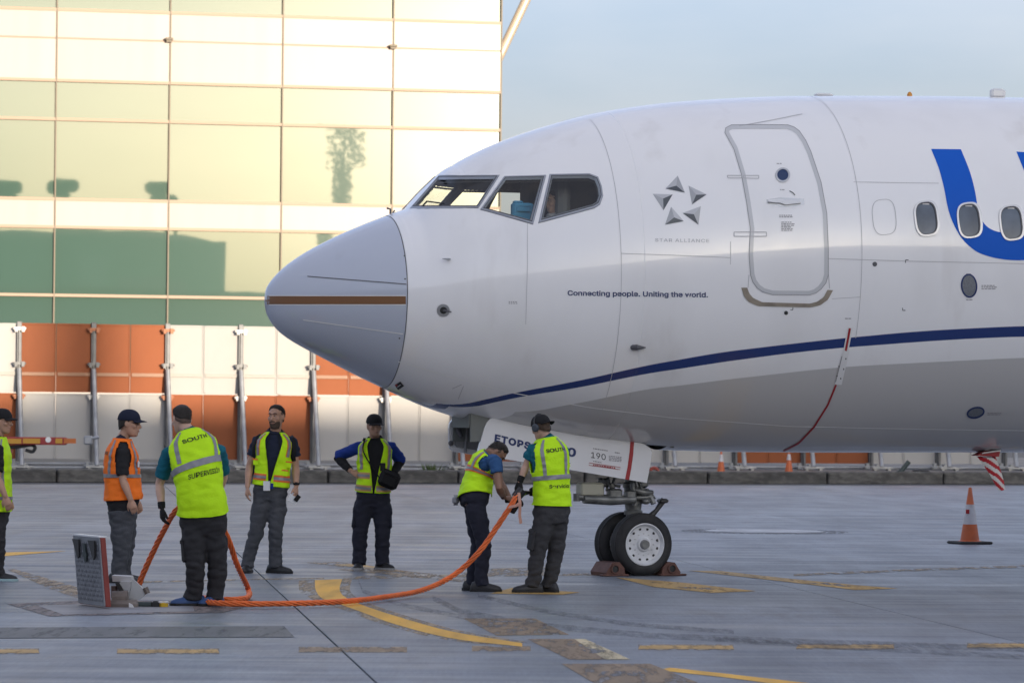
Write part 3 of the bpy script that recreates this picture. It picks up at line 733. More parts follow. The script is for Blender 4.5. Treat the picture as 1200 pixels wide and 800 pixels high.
def grow(poly, d):
    """push a polygon outwards by d metres in the unrolled hull"""
    P = [Vector((p[0], p[1] * RW)) for p in poly]; n = len(P); out = []
    area = sum(P[i].x * P[(i + 1) % n].y - P[(i + 1) % n].x * P[i].y for i in range(n)); sg = 1 if area > 0 else -1
    for i in range(n):
        a, b_, c = P[i - 1], P[i], P[(i + 1) % n]; e1 = (b_ - a).normalized(); e2 = (c - b_).normalized()
        n1 = Vector((e1.y, -e1.x)) * sg; n2 = Vector((e2.y, -e2.x)) * sg; m = (n1 + n2); m = m / max(m.dot(n1), .35)
        q = b_ + m * d; out.append((q.x, q.y / RW))
    return out
SEAM = hx_(477, 330)[0]
CUTS = [grow(w, 0.012) for w in WP]
bbx = [(min(p[0] for p in w), max(p[0] for p in w), min(p[1] for p in w), max(p[1] for p in w)) for w in CUTS]
def cut(x, ph):
    p = abs(ph if ph <= pi else ph - 2 * pi)
    for w, b_ in zip(CUTS, bbx):
        if b_[0] < x < b_[1] and b_[2] < p < b_[3] and inside((x, p), w): return True
    return False
def well(x, ph):
    if not 2.25 < x < 4.45: return False
    w = prof(x)[0]; return abs(w * sin(ph)) < .34 and cos(ph) < 0
def skin(name, xs, nph, m, test=None, solid=None):
    b = MB()
    for x in xs:
        for k in range(nph): b.v.append(S(x, 2 * pi * k / nph))
    for i in range(len(xs) - 1):
        xm = (xs[i] + xs[i + 1]) / 2
        for k in range(nph):
            if test and test(xm, 2 * pi * (k + .5) / nph): continue
            b.f.append((i * nph + k, i * nph + (k + 1) % nph, (i + 1) * nph + (k + 1) % nph, (i + 1) * nph + k))
    b.m = [0] * len(b.f)
    off = rootloc(plane)
    me = bpy.data.meshes.new(name); me.from_pydata([tuple(v - off) for v in b.v], [], b.f)
    be = []; st = []
    for x in xs:
        a, s1, s2 = bnd(BU, x), bnd(SU, x), bnd(SL, x)
        for k in range(nph):
            p = 2 * pi * k / nph; p = p if p <= pi else 2 * pi - p
            be.append(p - a); st.append(min(p - s1, s2 - p))
    for nm, vals in (('belly', be), ('stripe', st)):
        q = me.attributes.new(nm, 'FLOAT', 'POINT'); q.data.foreach_set('value', vals)
    for mm in (m if isinstance(m, list) else [m]): me.materials.append(mm)
    q = bmesh.new(); q.from_mesh(me)
    bmesh.ops.delete(q, geom=[v for v in q.verts if not v.link_faces], context='VERTS')
    bmesh.ops.recalc_face_normals(q, faces=q.faces); q.to_mesh(me); q.free()
    me.shade_smooth()
    o = bpy.data.objects.new(name, me); COL.objects.link(o); o.parent = plane
    if solid:
        s_ = o.modifiers.new('thickness', 'SOLIDIFY'); s_.thickness = solid; s_.offset = -1; s_.material_offset = 1; s_.material_offset_rim = 1
    return o
rx = [0.0006, .003, .008, .016, .028, .045, .07, .1, .14] + list(np.linspace(.18, SEAM, 40))
radome = skin('radome', rx, 160, m_radome); 
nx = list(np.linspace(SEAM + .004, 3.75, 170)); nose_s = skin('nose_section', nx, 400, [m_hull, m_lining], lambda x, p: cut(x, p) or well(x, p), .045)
fx = list(np.linspace(3.75, 9.6, 130)) + list(np.linspace(9.8, 24, 40)); body_s = skin('fuselage', fx, 240, m_hull, lambda x, p: well(x, p))
q = MB(); q.add([S(24, 2 * pi * k / 40) for k in range(40)], [tuple(range(40))]); q.build('aft_bulkhead', m_lining, plane)

# ---- strips, rings and plates lying on the hull
def strip(name, m, lo, hi, off=.003, n=24, k=3, parent=plane, thick=0):
    a, c = resample(lo, n), resample(hi, n); f = on_hull(off); b = MB()
    vs = [[f(*(a[i].lerp(c[i], j / (k - 1))).xy) for i in range(n)] for j in range(k)]
    if any(v is None for r in vs for v in r): print('strip missed hull', name); return None
    b.grid(lambda i, j: vs[j][i], n, k)
    return b.build(name, m, parent, smooth=True)
def line(name, m, pts, w=1.0, off=.003, n=24, parent=plane):
    P = resample(pts, n); lo = []; hi = []
    for i in range(n):
        t = (P[min(i + 1, n - 1)] - P[max(i - 1, 0)]).normalized(); u = V(-t.y, t.x, 0) * w / 2; lo.append((P[i] + u).xy); hi.append((P[i] - u).xy)
    return strip(name, m, lo, hi, off, n, 2, parent)
def ring_seam(name, m, x, p0, p1, w=.006, off=.003):
    b = MB(); n = 90
    b.grid(lambda i, j: S(x + (j - .5) * w, p0 + (p1 - p0) * i / (n - 1), off), n, 2); return b.build(name, m, plane, smooth=True)
def plate(name, m, pts, off=.004, parent=plane, h=0.0):
    f = on_hull(off); ps = [f(*p) for p in pts]
    b = MB()
    if h:
        f2 = on_hull(off + h); p2 = [f2(*p) for p in pts]; n = len(ps); b.add(ps + p2, [tuple(range(n, 2 * n))] + [(i, (i + 1) % n, n + (i + 1) % n, n + i) for i in range(n)])
    else:
        cx, cy = sum(p[0] for p in pts) / len(pts), sum(p[1] for p in pts) / len(pts); n = len(pts); q = dens(pts, 3) if n < 9 else pts; n = len(q)
        for k in (1, .75, .5, .25): b.v += [f(cx + (x - cx) * k, cy + (y - cy) * k) for x, y in q]
        b.v.append(f(cx, cy)); b.f = [(r * n + i, r * n + (i + 1) % n, (r + 1) * n + (i + 1) % n, (r + 1) * n + i) for r in range(3) for i in range(n)] + [(3 * n + i, 3 * n + (i + 1) % n, 4 * n) for i in range(n)]; b.m = [0] * len(b.f)
    return b.build(name, m, parent, smooth=30)
def oval(cx, cy, rx_, ry_, n=28, rot=0, sq=2.0):
    out = []
    for i in range(n):
        a = 2 * pi * i / n; x = (abs(cos(a)) ** (2 / sq)) * (1 if cos(a) >= 0 else -1) * rx_; y = (abs(sin(a)) ** (2 / sq)) * (1 if sin(a) >= 0 else -1) * ry_
        out.append((cx + x * cos(rot) - y * sin(rot), cy + x * sin(rot) + y * cos(rot)))
    return out
def ring_on(name, m, outer, inner, off=.004, h=.006, parent=plane):
    """raised ring between two matching closed outlines (picture points) on the hull"""
    n = len(outer); f0, f1 = on_hull(off), on_hull(off + h); b = MB(); L_ = []
    for g_ in (f0, f1):
        L_.append([g_(*p) for p in outer]); L_.append([g_(*p) for p in inner])
    o0, i0, o1, i1 = L_; vs = o0 + i0 + o1 + i1; fs = []
    for i in range(n):
        j = (i + 1) % n; fs += [(2 * n + i, 2 * n + j, 3 * n + j, 3 * n + i), (i, j, 2 * n + j, 2 * n + i), (n + j, n + i, 3 * n + i, 3 * n + j)]
    b.add(vs, fs); return b.build(name, m, parent, smooth=30)

# radome: seam, brown band, lightning strips
ring_seam('radome_seam', m_dseam, SEAM + .002, 0, 2 * pi, .008, .002)
strip('nose_band', mat('brown_band', (0.20, 0.095, 0.04), .45), [(310.6, 347), (318, 346.9), (360, 347), (475.5, 347)], [(310.6, 356.6), (318, 356.4), (360, 356.4), (475.5, 356.4)], .003, 60, 3)
line('band_edge', m_lseam, [(311.5, 346.4), (475.5, 346.4)], .8, .0035, 40); line('band_edge', m_lseam, [(311.5, 357), (475.5, 357)], .8, .0035, 40)
line('diverter_strip', m_dseam, [(360, 324), (476, 333)], 1.0, .006); line('diverter_strip', m_lseam, [(355, 374.5), (472, 391)], 1.1, .006)
for p in ((474, 300), (474.5, 327), (468, 396)): plate('fastener', m_dseam, oval(*p, 1.2, 1.0, 8), .005)
# seams of the skin, with a highlight painted along the lower joint
sx1 = hx_(728, 330)[0]; ring_seam('skin_seam', m_seam, sx1, .25, 2.75)
sx2 = hx_(1010, 300)[0]; ring_seam('skin_seam', m_seam, sx2, .1, 2.0)
line('skin_seam', m_seam, [(728, 297), (800, 299.5), (856, 302)], .7); line('skin_seam', m_seam, [(971, 303), (1063, 306), (1135, 307.5), (1200, 309)], .7)
line('skin_seam', m_seam, [(856, 283), (856, 310)], .6); line('skin_seam', m_seam, [(975, 350), (1008, 348)], .6); line('skin_seam', m_seam, [(1000, 213.5), (1100, 215)], .6)
line('skin_seam', m_seam, [(618, 262), (618, 310), (616, 380)], .6)
line('lap_joint', m_lseam, [(466.7, 423.5), (496.7, 431.7), (521.7, 440), (600, 459.7), (650, 469.4), (690, 477), (787.5, 489), (925, 499), (1060, 502), (1200, 504)], 1.1, .003, 60)  # pale strip paints in the light glinting off this lap joint
line('lap_joint', m_seam, [(866, 148), (900, 142), (940, 134)], .9)

# ---- cockpit glazing: flat panes, metal frames both sides, the dark flight deck behind
gm = bpy.data.materials.new('cockpit_glass'); gm.use_nodes = True; n_ = gm.node_tree; b_ = n_.nodes['Principled BSDF']
gl = n_.nodes.new('ShaderNodeBsdfGlossy'); gl.inputs['Roughness'].default_value = .02; tr = n_.nodes.new('ShaderNodeBsdfTransparent'); tr.inputs['Color'].default_value = (.90, .92, .90, 1)
lw_ = n_.nodes.new('ShaderNodeLayerWeight'); pw_ = n_.nodes.new('ShaderNodeMath'); pw_.operation = 'POWER'; pw_.inputs[1].default_value = 4; fr = n_.nodes.new('ShaderNodeMath'); fr.operation = 'MULTIPLY_ADD'; fr.inputs[1].default_value = .6; fr.inputs[2].default_value = .07; ms_ = n_.nodes.new('ShaderNodeMixShader')
n_.links.new(lw_.outputs['Facing'], pw_.inputs[0]); n_.links.new(pw_.outputs[0], fr.inputs[0])
n_.links.new(fr.outputs[0], ms_.inputs[0]); n_.links.new(tr.outputs[0], ms_.inputs[1]); n_.links.new(gl.outputs[0], ms_.inputs[2]); n_.links.new(ms_.outputs[0], n_.nodes['Material Output'].inputs['Surface'])
m_rub = mat('window_seal', (0.07, 0.075, 0.08), .5)
for wi, w in enumerate(WP):
    for sgn in (1, -1):
        o_in = grow(w, -.012); o_out = grow(w, .030); n = len(o_in)
        pn = MB(); base = [S(x, sgn * p, .002) for x, p in grow(w, .004)]; c = sum(base, V(0, 0, 0)) / n
        pn.add(base + [c], [(i, (i + 1) % n, n) for i in range(n)]); pane = pn.build('cockpit_window', gm, plane, smooth=True)
        fb_ = MB(); vs = [S(x, sgn * p, .001) for x, p in o_out] + [S(x, sgn * p, .010) for x, p in grow(w, .023)] + [S(x, sgn * p, .010) for x, p in grow(w, .006)] + [S(x, sgn * p, -.012) for x, p in o_in]
        fb_.add(vs, [(k * n + i, k * n + (i + 1) % n, (k + 1) * n + (i + 1) % n, (k + 1) * n + i) for k in range(3) for i in range(n)]); fb_.build('frame', m_frame, pane, smooth=35)
        sb = MB(); sb.grid(lambda i, j: S(*(lambda q: (q[0], sgn * q[1]))((grow(w, .010 if j == 0 else .002))[i]), .0115), n, 2, closeu=True); sb.build('seal', m_rub, pane)
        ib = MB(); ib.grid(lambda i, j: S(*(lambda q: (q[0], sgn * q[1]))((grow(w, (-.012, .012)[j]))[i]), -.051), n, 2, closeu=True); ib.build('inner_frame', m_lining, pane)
def AP(x, y, z): return NOSE + AT * x + AN * y + AZ * z       # aircraft coordinates: aft, port, height
aax = (AT, AN, AZ)
q = MB(); q.box(AP(2.2, 0, 3.70), (.5, 1.5, .28), aax, bev=.08); q.box(AP(2.12, 0, 3.88), (.35, 1.3, .10), aax, bev=.05); q.build('instrument_panel', mat('glareshield', (.03, .03, .032), .7), plane)
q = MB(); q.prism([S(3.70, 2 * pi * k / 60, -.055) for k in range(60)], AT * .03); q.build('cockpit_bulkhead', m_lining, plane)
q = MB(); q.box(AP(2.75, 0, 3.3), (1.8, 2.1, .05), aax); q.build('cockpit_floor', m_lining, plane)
m_seat = mat('grey_seat_fabric', (.22, .23, .24), .9)
for sg in (1, -1):
    q = MB(); q.box(AP(3.12, .55 * sg, 4.05), (.14, .46, .85), aax, bev=.05); q.box(AP(2.86, .55 * sg, 3.7), (.5, .46, .14), aax, bev=.05); q.box(AP(3.1, .55 * sg, 4.55), (.1, .26, .2), aax, bev=.04); q.build('pilot_seat', m_seat, plane)
wb = hx_(604, 246)
q = MB(); q.tube([S(*hx_(495, 243), .015), S(*hx_(500, 238), .02)], .01, 6); q.tube([S(*hx_(500, 238), .02), S(*hx_(520, 240.5), .02)], .008, 6); q.build('wiper', m_blk, plane)
q = MB(); p = S(hx_(463, 252)[0], .02, .0); q.tube([p, p + AZ * .05, p + AZ * .06 - AT * .04], .012, 6); q.tube([p + AT * .02, p + AT * .05 + AZ * .04], .009, 6); q.build('probe', m_dseam, plane)

# ---- forward entry door
DO = [(849.5, 156), (850.5, 150.5), (857, 147), (890, 146.6), (923, 147), (930.5, 149.5), (936.5, 154), (944, 165), (950, 178), (962, 214), (968.6, 250), (970.4, 292), (970.4, 322), (967.5, 331.5), (962, 338.5), (956, 343), (948.5, 345.4), (905, 345), (894, 342), (887, 337), (882, 330), (879.5, 322), (877.8, 298), (879.3, 268), (875, 238), (869, 205), (860, 175)]
def shrink(poly, d):
    P = [Vector(p) for p in poly]; n = len(P); area = sum(P[i].x * P[(i + 1) % n].y - P[(i + 1) % n].x * P[i].y for i in range(n)); sg = -1 if area > 0 else 1; out = []
    for i in range(n):
        e1 = (P[i] - P[i - 1]).normalized(); e2 = (P[(i + 1) % n] - P[i]).normalized(); n1 = Vector((e1.y, -e1.x)) * sg; n2 = Vector((e2.y, -e2.x)) * sg; m = n1 + n2; m = m / max(m.dot(n1), .4); out.append(tuple(P[i] + m * d))
    return out
m_band = mat('grey_door_band', (0.56, 0.57, 0.59), .35, coat=.4)
def closed_band(name, m, outer, inner, off, parent=plane):
    a, c = dens(outer, 4), dens(inner, 4); f = on_hull(off); n = len(a); v0 = [f(*p) for p in a]; v1 = [f(*p) for p in c]; b = MB(); b.grid(lambda i, j: (v0, v1)[j][i], n, 2, closeu=True); return b.build(name, m, parent, smooth=True)
door = closed_band('entry_door', m_band, DO, shrink(DO, 4.6), .003)
closed_band('door_gap', mat('door_gap_shade', (.30, .30, .32), .6), shrink(DO, -.5), shrink(DO, .25), .0045, door)
line('door_gap', m_seam, [(877.5, 322), (876.5, 337)], .8, .003, 8, door); line('door_gap', m_seam, [(970.8, 322), (972, 338)], .8, .003, 8, door)
strip('scuff_plate', mat('brown_scuff_plate', (0.30, 0.26, 0.21), .5, .3, var=.2, vscale=8), [(868.5, 337), (871.5, 347), (877, 353.5), (888, 358.6), (950, 360), (961, 357.5), (970, 351), (976, 340)], [(875.5, 337), (878, 344), (882.5, 349), (893, 354), (949, 355.6), (957.5, 353.3), (965, 348), (969.5, 339.5)], .006, 40, 3, door)
q = ring_on('porthole', m_metal, oval(917, 205.5, 8.6, 8.6), oval(917, 205.5, 6.6, 6.6), .003, .008, door)
plate('glass', mat('blue_porthole_glass', (0.02, 0.045, 0.12), .06), oval(917, 205.5, 6.8, 6.8), .004, door)
plate('handle_recess', m_metal, [(898, 234), (914, 231.5), (942, 233), (942.5, 240), (930, 242), (915, 243), (908, 240), (898.5, 238.5)], .003, door)
plate('handle', mat('door_handle_white', (.72, .73, .75), .35), [(899.5, 234.8), (913, 234.2), (919, 235.6), (938, 235.6), (938, 238.8), (920, 240.8), (913, 238.6), (899.5, 237.6)], .006, door, .02)
for pts in ([(852, 206), (869, 206), (869, 209), (853, 209)], [(871, 206), (889, 206), (889, 209.5), (871, 209)], [(860, 272), (898, 272), (898, 277), (860, 277)]):
    for a, c in zip(pts, pts[1:] + pts[:1]): line('hinge_line', m_seam, [a, c], .9, .005, 6, door)
q = MB(); 
def micro(px, py, w, n, lh=1.9, r=4):
    """rows of tiny unreadable placard print"""
    rnd = random.Random(int(px * 7 + py)); b = MB(); f = on_hull(.004)
    for k in range(n):
        x = px
        while x < px + w:
            l = rnd.uniform(1.5, 4); ps = [(x, py + k * lh), (x + l, py + k * lh + .03 * l), (x + l, py + k * lh + 1), (x, py + k * lh + 1)]
            vs = [f(*p) for p in ps]
            if None not in vs: b.add(vs, [(0, 1, 2, 3)])
            x += l + .8
    return b
m_print = mat('grey_placard_print', (.30, .29, .31), .6)
for a in ((913, 252, 15, 2), (915.5, 260, 12, 6), (910, 191.5, 6, 1), (914, 222, 5, 1), (1150, 334, 16, 3), (1132, 350.5, 5, 1), (1132, 320.5, 5, 1), (1157, 483, 15, 2), (990, 372.5, 7, 1), (596, 353, 9, 2)):
    micro(*a).build('placard', m_print, plane)
line('arrow', m_dseam, [(925, 224), (929, 226), (931.5, 229)], 1.1, .004, 8, door)
plate('drain_port', m_blk, oval(921, 366.5, 2.4, 2.4, 14), .005)
line('arrow', m_dseam, [(926, 363), (929, 363), (929, 360)], .8, .004, 8)

# ---- cabin windows
m_pax = mat('cabin_window_pane', (0.10, 0.125, 0.165), .10, var=.3, vscale=3)
wst = [hx_(1085.8, 256), hx_(1136, 258.3), hx_(1185.5, 261)]
wrim = mat('window_rim', (0.62, 0.62, 0.63), .35, .5)
for k in range(6):
    cx, cy = ((1085.8, 256), (1136, 258.3), (1185.5, 261))[k] if k < 3 else (1185.5 + 48.8 * (k - 2), 261 + 2.3 * (k - 2))
    if hit(cx + 16, cy) is None: break
    pane = plate('cabin_window', m_pax, oval(cx - .6, cy, 12.2, 18.6, 32, -.12, 3.0), .005)
    ring_on('rim', wrim, oval(cx, cy, 14.6, 21, 32, -.12, 3.0), oval(cx - .8, cy + .2, 11.6, 18.2, 32, -.12, 3.0), .002, .012, pane)
    ring_on('seal', m_dseam, oval(cx - .3, cy, 12.2, 19, 32, -.12, 3.0), oval(cx - .8, cy + .4, 11.2, 17.8, 32, -.12, 3.0), .003, .012, pane)
    line('blind_edge', m_lseam, [(cx - 5, cy - 17), (cx + 3, cy - 16.8)], 1.6, .006, 6, pane)
closed_band('blanked_window', m_seam, oval(1036, 254.5, 14, 21, 32, -.1, 3), oval(1036, 254.5, 13.3, 20.3, 32, -.1, 3), .003)
m_oval = mat('outflow_mesh', (0.20, 0.215, 0.24), .5, .4, var=.3, vscale=120)
for cx, cy, a, b2, r in ((1135.5, 334.8, 9.3, 13.8, -.08), (1143.3, 483, 10.4, 6.4, -.25)):
    w_ = plate('vent', m_oval, oval(cx, cy, a - 1, b2 - 1, 28, r), .003); ring_on('rim', m_navy, oval(cx, cy, a + .3, b2 + .3, 28, r), oval(cx, cy, a - 1.4, b2 - 1.4, 28, r), .002, .004, w_)
for p, r in (((1025, 309.5), 2.8), ((924, 366), .1)):
    plate('static_port', m_dseam, oval(*p, r, r, 14), .004)
for pts in ([(1061, 308), (1061, 304.5), (1064.5, 304.5)], [(1057.5, 360.5), (1057.5, 363.5), (1061, 363.5)]): line('corner_mark', m_dseam, pts, .9, .004, 8)
o_ = plate('sensor_port', m_metal, oval(519.3, 363.8, 7.6, 7.6, 24), .003)
plate('sensor_hub', m_blk, oval(519.5, 363.6, 4.2, 4.2, 16), .005, o_); p = S(*hx_(520, 364), .01)
q = MB(); q.tube([p, p + AN * .03, p + AN * .04 + AT * .07 - AZ * .01], [.014, .012, .006], 8); q.build('vane', m_dseam, o_)
def pitot(px, py, ln):
    p = S(*hx_(px, py), 0); q = MB(); q.tube([p + AT * .02, p + AN * .06 - AT * .01], [.016, .012], 8, flat=.6); q.tube([p + AN * .06 + AT * .02, p + AN * .06 - AT * (ln * .5), p + AN * .06 - AT * ln], [.011, .011, .005], 8); q.build('pitot_probe', m_metal, plane)
pitot(524, 303.5, .07)
p = S(*hx_(745, 407), 0); q = MB(); q.tube([p - AT * .03, p + AN * .05, p + AN * .045 + AT * .09], [.03, .03, .008], 10, round_=True); q.build('temperature_probe', m_dseam, plane)

# ---- lettering
txt = lambda name, t, a, b2, cap, m, wt=.0, sp=1.0: text_map(MB(), t, a, b2, cap, on_hull(.004), wt, space=sp).build(name, m, plane)
_p, _f, _w = text_tris('Connecting people. Uniting the world.', .02)
_fs = sorted(_f, key=lambda f: min(_p[i][0] for i in f)); words = [[]]; rm = -9
for f in _fs:
    x0, x1 = min(_p[i][0] for i in f), max(_p[i][0] for i in f)
    if x0 - rm > .26 and rm > -9: words.append([])
    words[-1].append(f); rm = max(rm, x1)
for wd in words:
    ids = sorted({i for f in wd for i in f}); ix = {q: k for k, q in enumerate(ids)}; hh_ = on_hull(.004)
    b = MB(); b.add([hh_(665 + 164.5 * _p[i][0] / _w, 346 + 2.2 * _p[i][0] / _w - _p[i][1] * 8.0) for i in ids], [tuple(ix[i] for i in f) for f in wd]); b.build('slogan_word', m_navy, plane)
txt('alliance_name', 'STAR ALLIANCE', (767.5, 283.2), (831, 284.2), 5.4, mat('grey_lettering', (.42, .43, .46), .5), 0, 1.1)
z6 = lambda x, y: (740 + x / 7.275, 180 + y / 7.275)
sm = [mat('star_light', (.50, .51, .53), .4, .3), mat('star_mid', (.38, .39, .41), .4, .3), mat('star_dark', (.075, .085, .10), .4, .3)]
emb = MB(); fs_ = on_hull(.004)
for tri, c, sh in ((((393, 190), (290, 300), (455, 335)), (380, 278), (0, 2, 1)), (((485, 275), (640, 350), (515, 435)), (550, 355), (0, 2, 1)), (((590, 450), (435, 508), (570, 608)), (530, 520), (0, 2, 1)), (((337, 455), (285, 607), (445, 577)), (362, 547), (1, 2, 0)), (((180, 345), (350, 350), (272, 485)), (268, 387), (0, 2, 1))):
    P = [fs_(*z6(*t)) for t in tri]; fc = on_hull(.010)(*z6(*c))
    for k in range(3): emb.add([P[k], P[(k + 1) % 3], fc], [(0, 1, 2)], sh[k])
emb.build('star_emblem', sm, plane, clean=False)
uo = spline([V(1091, 174.8, 0), V(1100, 197.5, 0), V(1106, 220, 0), V(1111, 245, 0), V(1118, 264, 0), V(1127.5, 280, 0), V(1139, 291, 0), V(1150, 297.5, 0), V(1170, 303, 0), V(1195, 305, 0), V(1222, 302, 0), V(1240, 292, 0)], 70)
ui = spline([V(1126, 175.2, 0), V(1136, 200, 0), V(1142, 222, 0), V(1146, 244, 0), V(1150, 257, 0), V(1156, 265, 0), V(1163, 269.5, 0), V(1171, 272, 0), V(1182, 273.2, 0), V(1194, 272.5, 0), V(1204, 268, 0), V(1210, 258, 0)], 70)
strip('letter', m_blue, [p.xy for p in uo], [p.xy for p in ui], .0028, 70, 5)
strip('letter', m_blue, [(1191, 178), (1200, 200), (1206, 225), (1210, 258)], [(1222, 180), (1231, 203), (1237, 228), (1240, 292)], .0029, 30, 5)

# red tow limit line with its white plate
m_red = mat('red_tape', (.34, .015, .02), .45)
m_plw = mat('white_plate', (.74, .74, .74), .4)
line('white_backing', m_plw, [(996.3, 383.5), (991, 411)], 6, .0036, 12)
line('tow_limit_line', m_red, [(995.8, 384.4), (991, 410.8)], 2.6, .0046, 12)
line('tow_limit_line', m_red, [(979.7, 450.3), (970, 474), (954, 499.6), (936, 518.7), (918, 528)], 2.2, .0045, 30)
pl_ = plate('limit_plate', m_plw, [(988.2, 410.6), (995.4, 410.9), (986.2, 450.6), (977.6, 450.3)], .004)
for p in ((991, 420), (988.5, 432), (985, 443), (983, 429), (980.7, 440)): plate('fastener', m_dseam, oval(*p, .8, 1.1, 8), .006, pl_)
line('limit_scale', m_print, [(986.5, 417), (979, 447)], .9, .006, 8, pl_)
for pts in ([(788, 455), (803, 453)], [(790, 461), (801, 460)], [(790, 469), (801, 468)], [(530, 455), (541, 450)], [(537, 467), (543, 452)]): line('skin_seam', m_seam, pts, .7, .004, 8)
em = plate('black_label', m_blk, [(462.5, 450.5), (469, 446.5), (473.5, 451.5), (466.5, 456.5)], .005)
line('label_mark', m_lseam, [(465.5, 452.6), (469.5, 450)], .8, .007, 5, em); plate('red_corner', m_red, [(462.5, 450.5), (465, 449), (466, 451), (464, 452.5)], .006, em)

# crown: antenna, beacon
for px, py, sz, m in ((1066, 112, (.05, .04, .05), mat('amber_light', (.6, .25, .03), .3)), (1169, 113, (.17, .1, .10), m_plw), (965, 112.5, (.2, .12, .03), m_plw)):
    d = ray(px, py); X = on_plane(px, py, A0, AN); x = (X - NOSE).dot(AT); p = S(x, 0, 0); q = MB()
    if sz[0] < .1: q.ell(p, .032, .032, .055, seg=12)
    else: q.box(p + AZ * sz[2] / 2, sz, aax, bev=.02)
    q.build('crown_antenna' if sz[0] > .1 else 'beacon', m, plane, smooth=40)
# belly: drain mast in a red and white striped cover
def bel(px, py): return on_plane(px, py, A0 + AN * .25, AN)
m_sr, m_sw = mat('red_cover', (.50, .02, .03), .6), mat('white_cover', (.72, .70, .67), .6)
up_ = [(1146, 531), (1168.5, 531)]; q = MB(); lf = [(1145, 534.5), (1152, 544), (1160, 556), (1165.5, 566), (1170.5, 575)]; rt = [(1166.5, 534.5), (1170.5, 545), (1174, 555), (1176.5, 564), (1178, 573.5)]
L_, R_ = resample(lf, 25), resample(rt, 25)
q = MB(); nu = 13
def cov(i, j, s):
    p = L_[j].lerp(R_[j], i / (nu - 1)); return bel(p.x, p.y) + AN * s * .035 * sin(pi * i / (nu - 1)) * (1 - .5 * j / 24)
for s in (1, -1):
    o0 = len(q.v)
    q.grid(lambda i, j: cov(i, j, s), nu, 25)
for fi, f in enumerate(q.f):
    k = fi % ((nu - 1) * 24); i, j = k % (nu - 1), k // (nu - 1); q.m[fi] = 1 if int((j * 1.0 - i * .85 + 30) / 4.6) % 2 else 0
mast = q.build('mast_cover', [m_sr, m_sw], plane, smooth=40)
q = MB(); q.prism([bel(1141, 533.5) - AN * .08, bel(1167.5, 534.8) - AN * .08, bel(1169, 527) - AN * .08, bel(1150, 529) - AN * .08], AN * .16)
q.build('mast_root', [m_red], mast)
q = MB()
for k in range(3):
    y0 = 531.5 - k * 4.2; q.prism([bel(1147 + k * 4, y0), bel(1168.8, y0 - 3.2), bel(1168.8, y0 - 5.0), bel(1148 + k * 4, y0 - 1.6)], AN * .1)
q.build('mast_stripe', m_sw, mast)

# ---- nose gear well, doors, leg, wheels
q = MB()
for y in (-.36, .36): q.box(AP(3.35, y, 1.95), (2.3, .03, 1.0), aax)
q.box(AP(3.35, 0, 2.4), (2.3, .75, .03), aax); q.box(AP(2.2, 0, 2.0), (.03, .7, .8), aax); q.box(AP(4.5, 0, 1.9), (.03, .7, 1.0), aax); q.build('gear_well', mat('well_primer', (.16, .17, .16), .7), plane)
def door_plane(y): return A0 + AN * y
m_dw = mat('white_door_paint', (.76, .76, .77), .25, coat=.4, var=.03, vscale=2)
m_din = mat('grey_door_inner', (.24, .245, .25), .6, var=.1, vscale=4)
ND = [(560, 529.5), (563.5, 516), (567.5, 502), (570.5, 495), (574.5, 490.5), (581, 488.3), (640, 499), (700, 509.5), (745, 517.5), (752, 519), (757.5, 521.5), (761.5, 525), (764, 530), (763, 538), (760.5, 553), (758, 565.5), (735, 561.5), (666, 549.8), (595, 538)]
DY = .40
dp = lambda px, py, y=DY: on_plane(px, py, door_plane(y), AN)
q = MB(); q.prism([dp(*p) for p in ND], -AN * .05)
ngd = q.build('nose_gear_door', m_dw, plane, smooth=30)
q = MB(); q.prism([dp(*p, DY - .053) for p in shrink(ND, 3)], -AN * .02); q.build('inner_skin', m_din, ngd)
dh = lambda off: (lambda px, py: dp(px, py, DY + off))
text_map(MB(), 'ETOPS', (579.3, 516.2), (621.5, 526.2), 10.4, dh(.004), .042, shear=.12, space=1.12).build('lettering', m_navy, ngd)
text_map(MB(), '10', (654.5, 531.3), (674.5, 535), 12.8, dh(.004), .035, shear=.12).build('lettering', m_navy, ngd)
text_map(MB(), 'x', (663.5, 545), (668.8, 546), 6.8, dh(.004), .015).build('lettering', m_navy, ngd)
text_map(MB(), '190', (692.8, 536), (709.8, 538.8), 9.6, dh(.004), .0).build('lettering', m_blk, ngd)
def micro2(px, py, w, n, sl, lh=1.7, h=.9, seed=1):
    rnd = random.Random(seed); b = MB(); f = dh(.004)
    for k in range(n):
        x = px
        while x < px + w:
            l = min(rnd.uniform(1, 3), px + w - x); y = py + k * lh + (x - px) * sl; b.add([f(x, y), f(x + l, y + l * sl), f(x + l, y + l * sl + h), f(x, y + h)], [(0, 1, 2, 3)]); x += l + .6
    return b
micro2(695, 524.6, 17, 1, .16, h=1.2).build('placard', m_print, ngd); micro2(695, 539.5, 10, 1, .16, h=1.1).build('placard', m_print, ngd)
micro2(713.5, 533.5, 15, 4, .1).build('placard', m_print, ngd); micro2(720.5, 529.3, 6, 1, .14, h=1.2).build('placard', m_print, ngd)
rbx = MB(); c4 = [(690.3, 542), (727, 547.3), (726.5, 550), (690, 544.8)]
for a, c in zip(c4, c4[1:] + c4[:1]): rbx.prism([dh(.004)(a[0], a[1] - .3), dh(.004)(c[0], c[1] - .3), dh(.004)(c[0], c[1] + .3), dh(.004)(a[0], a[1] + .3)], AN * .001)
rbx.build('placard_border', m_red, ngd); micro2(695, 543.6, 26, 1, .145, h=1.3, seed=4).build('placard', m_red, ngd)
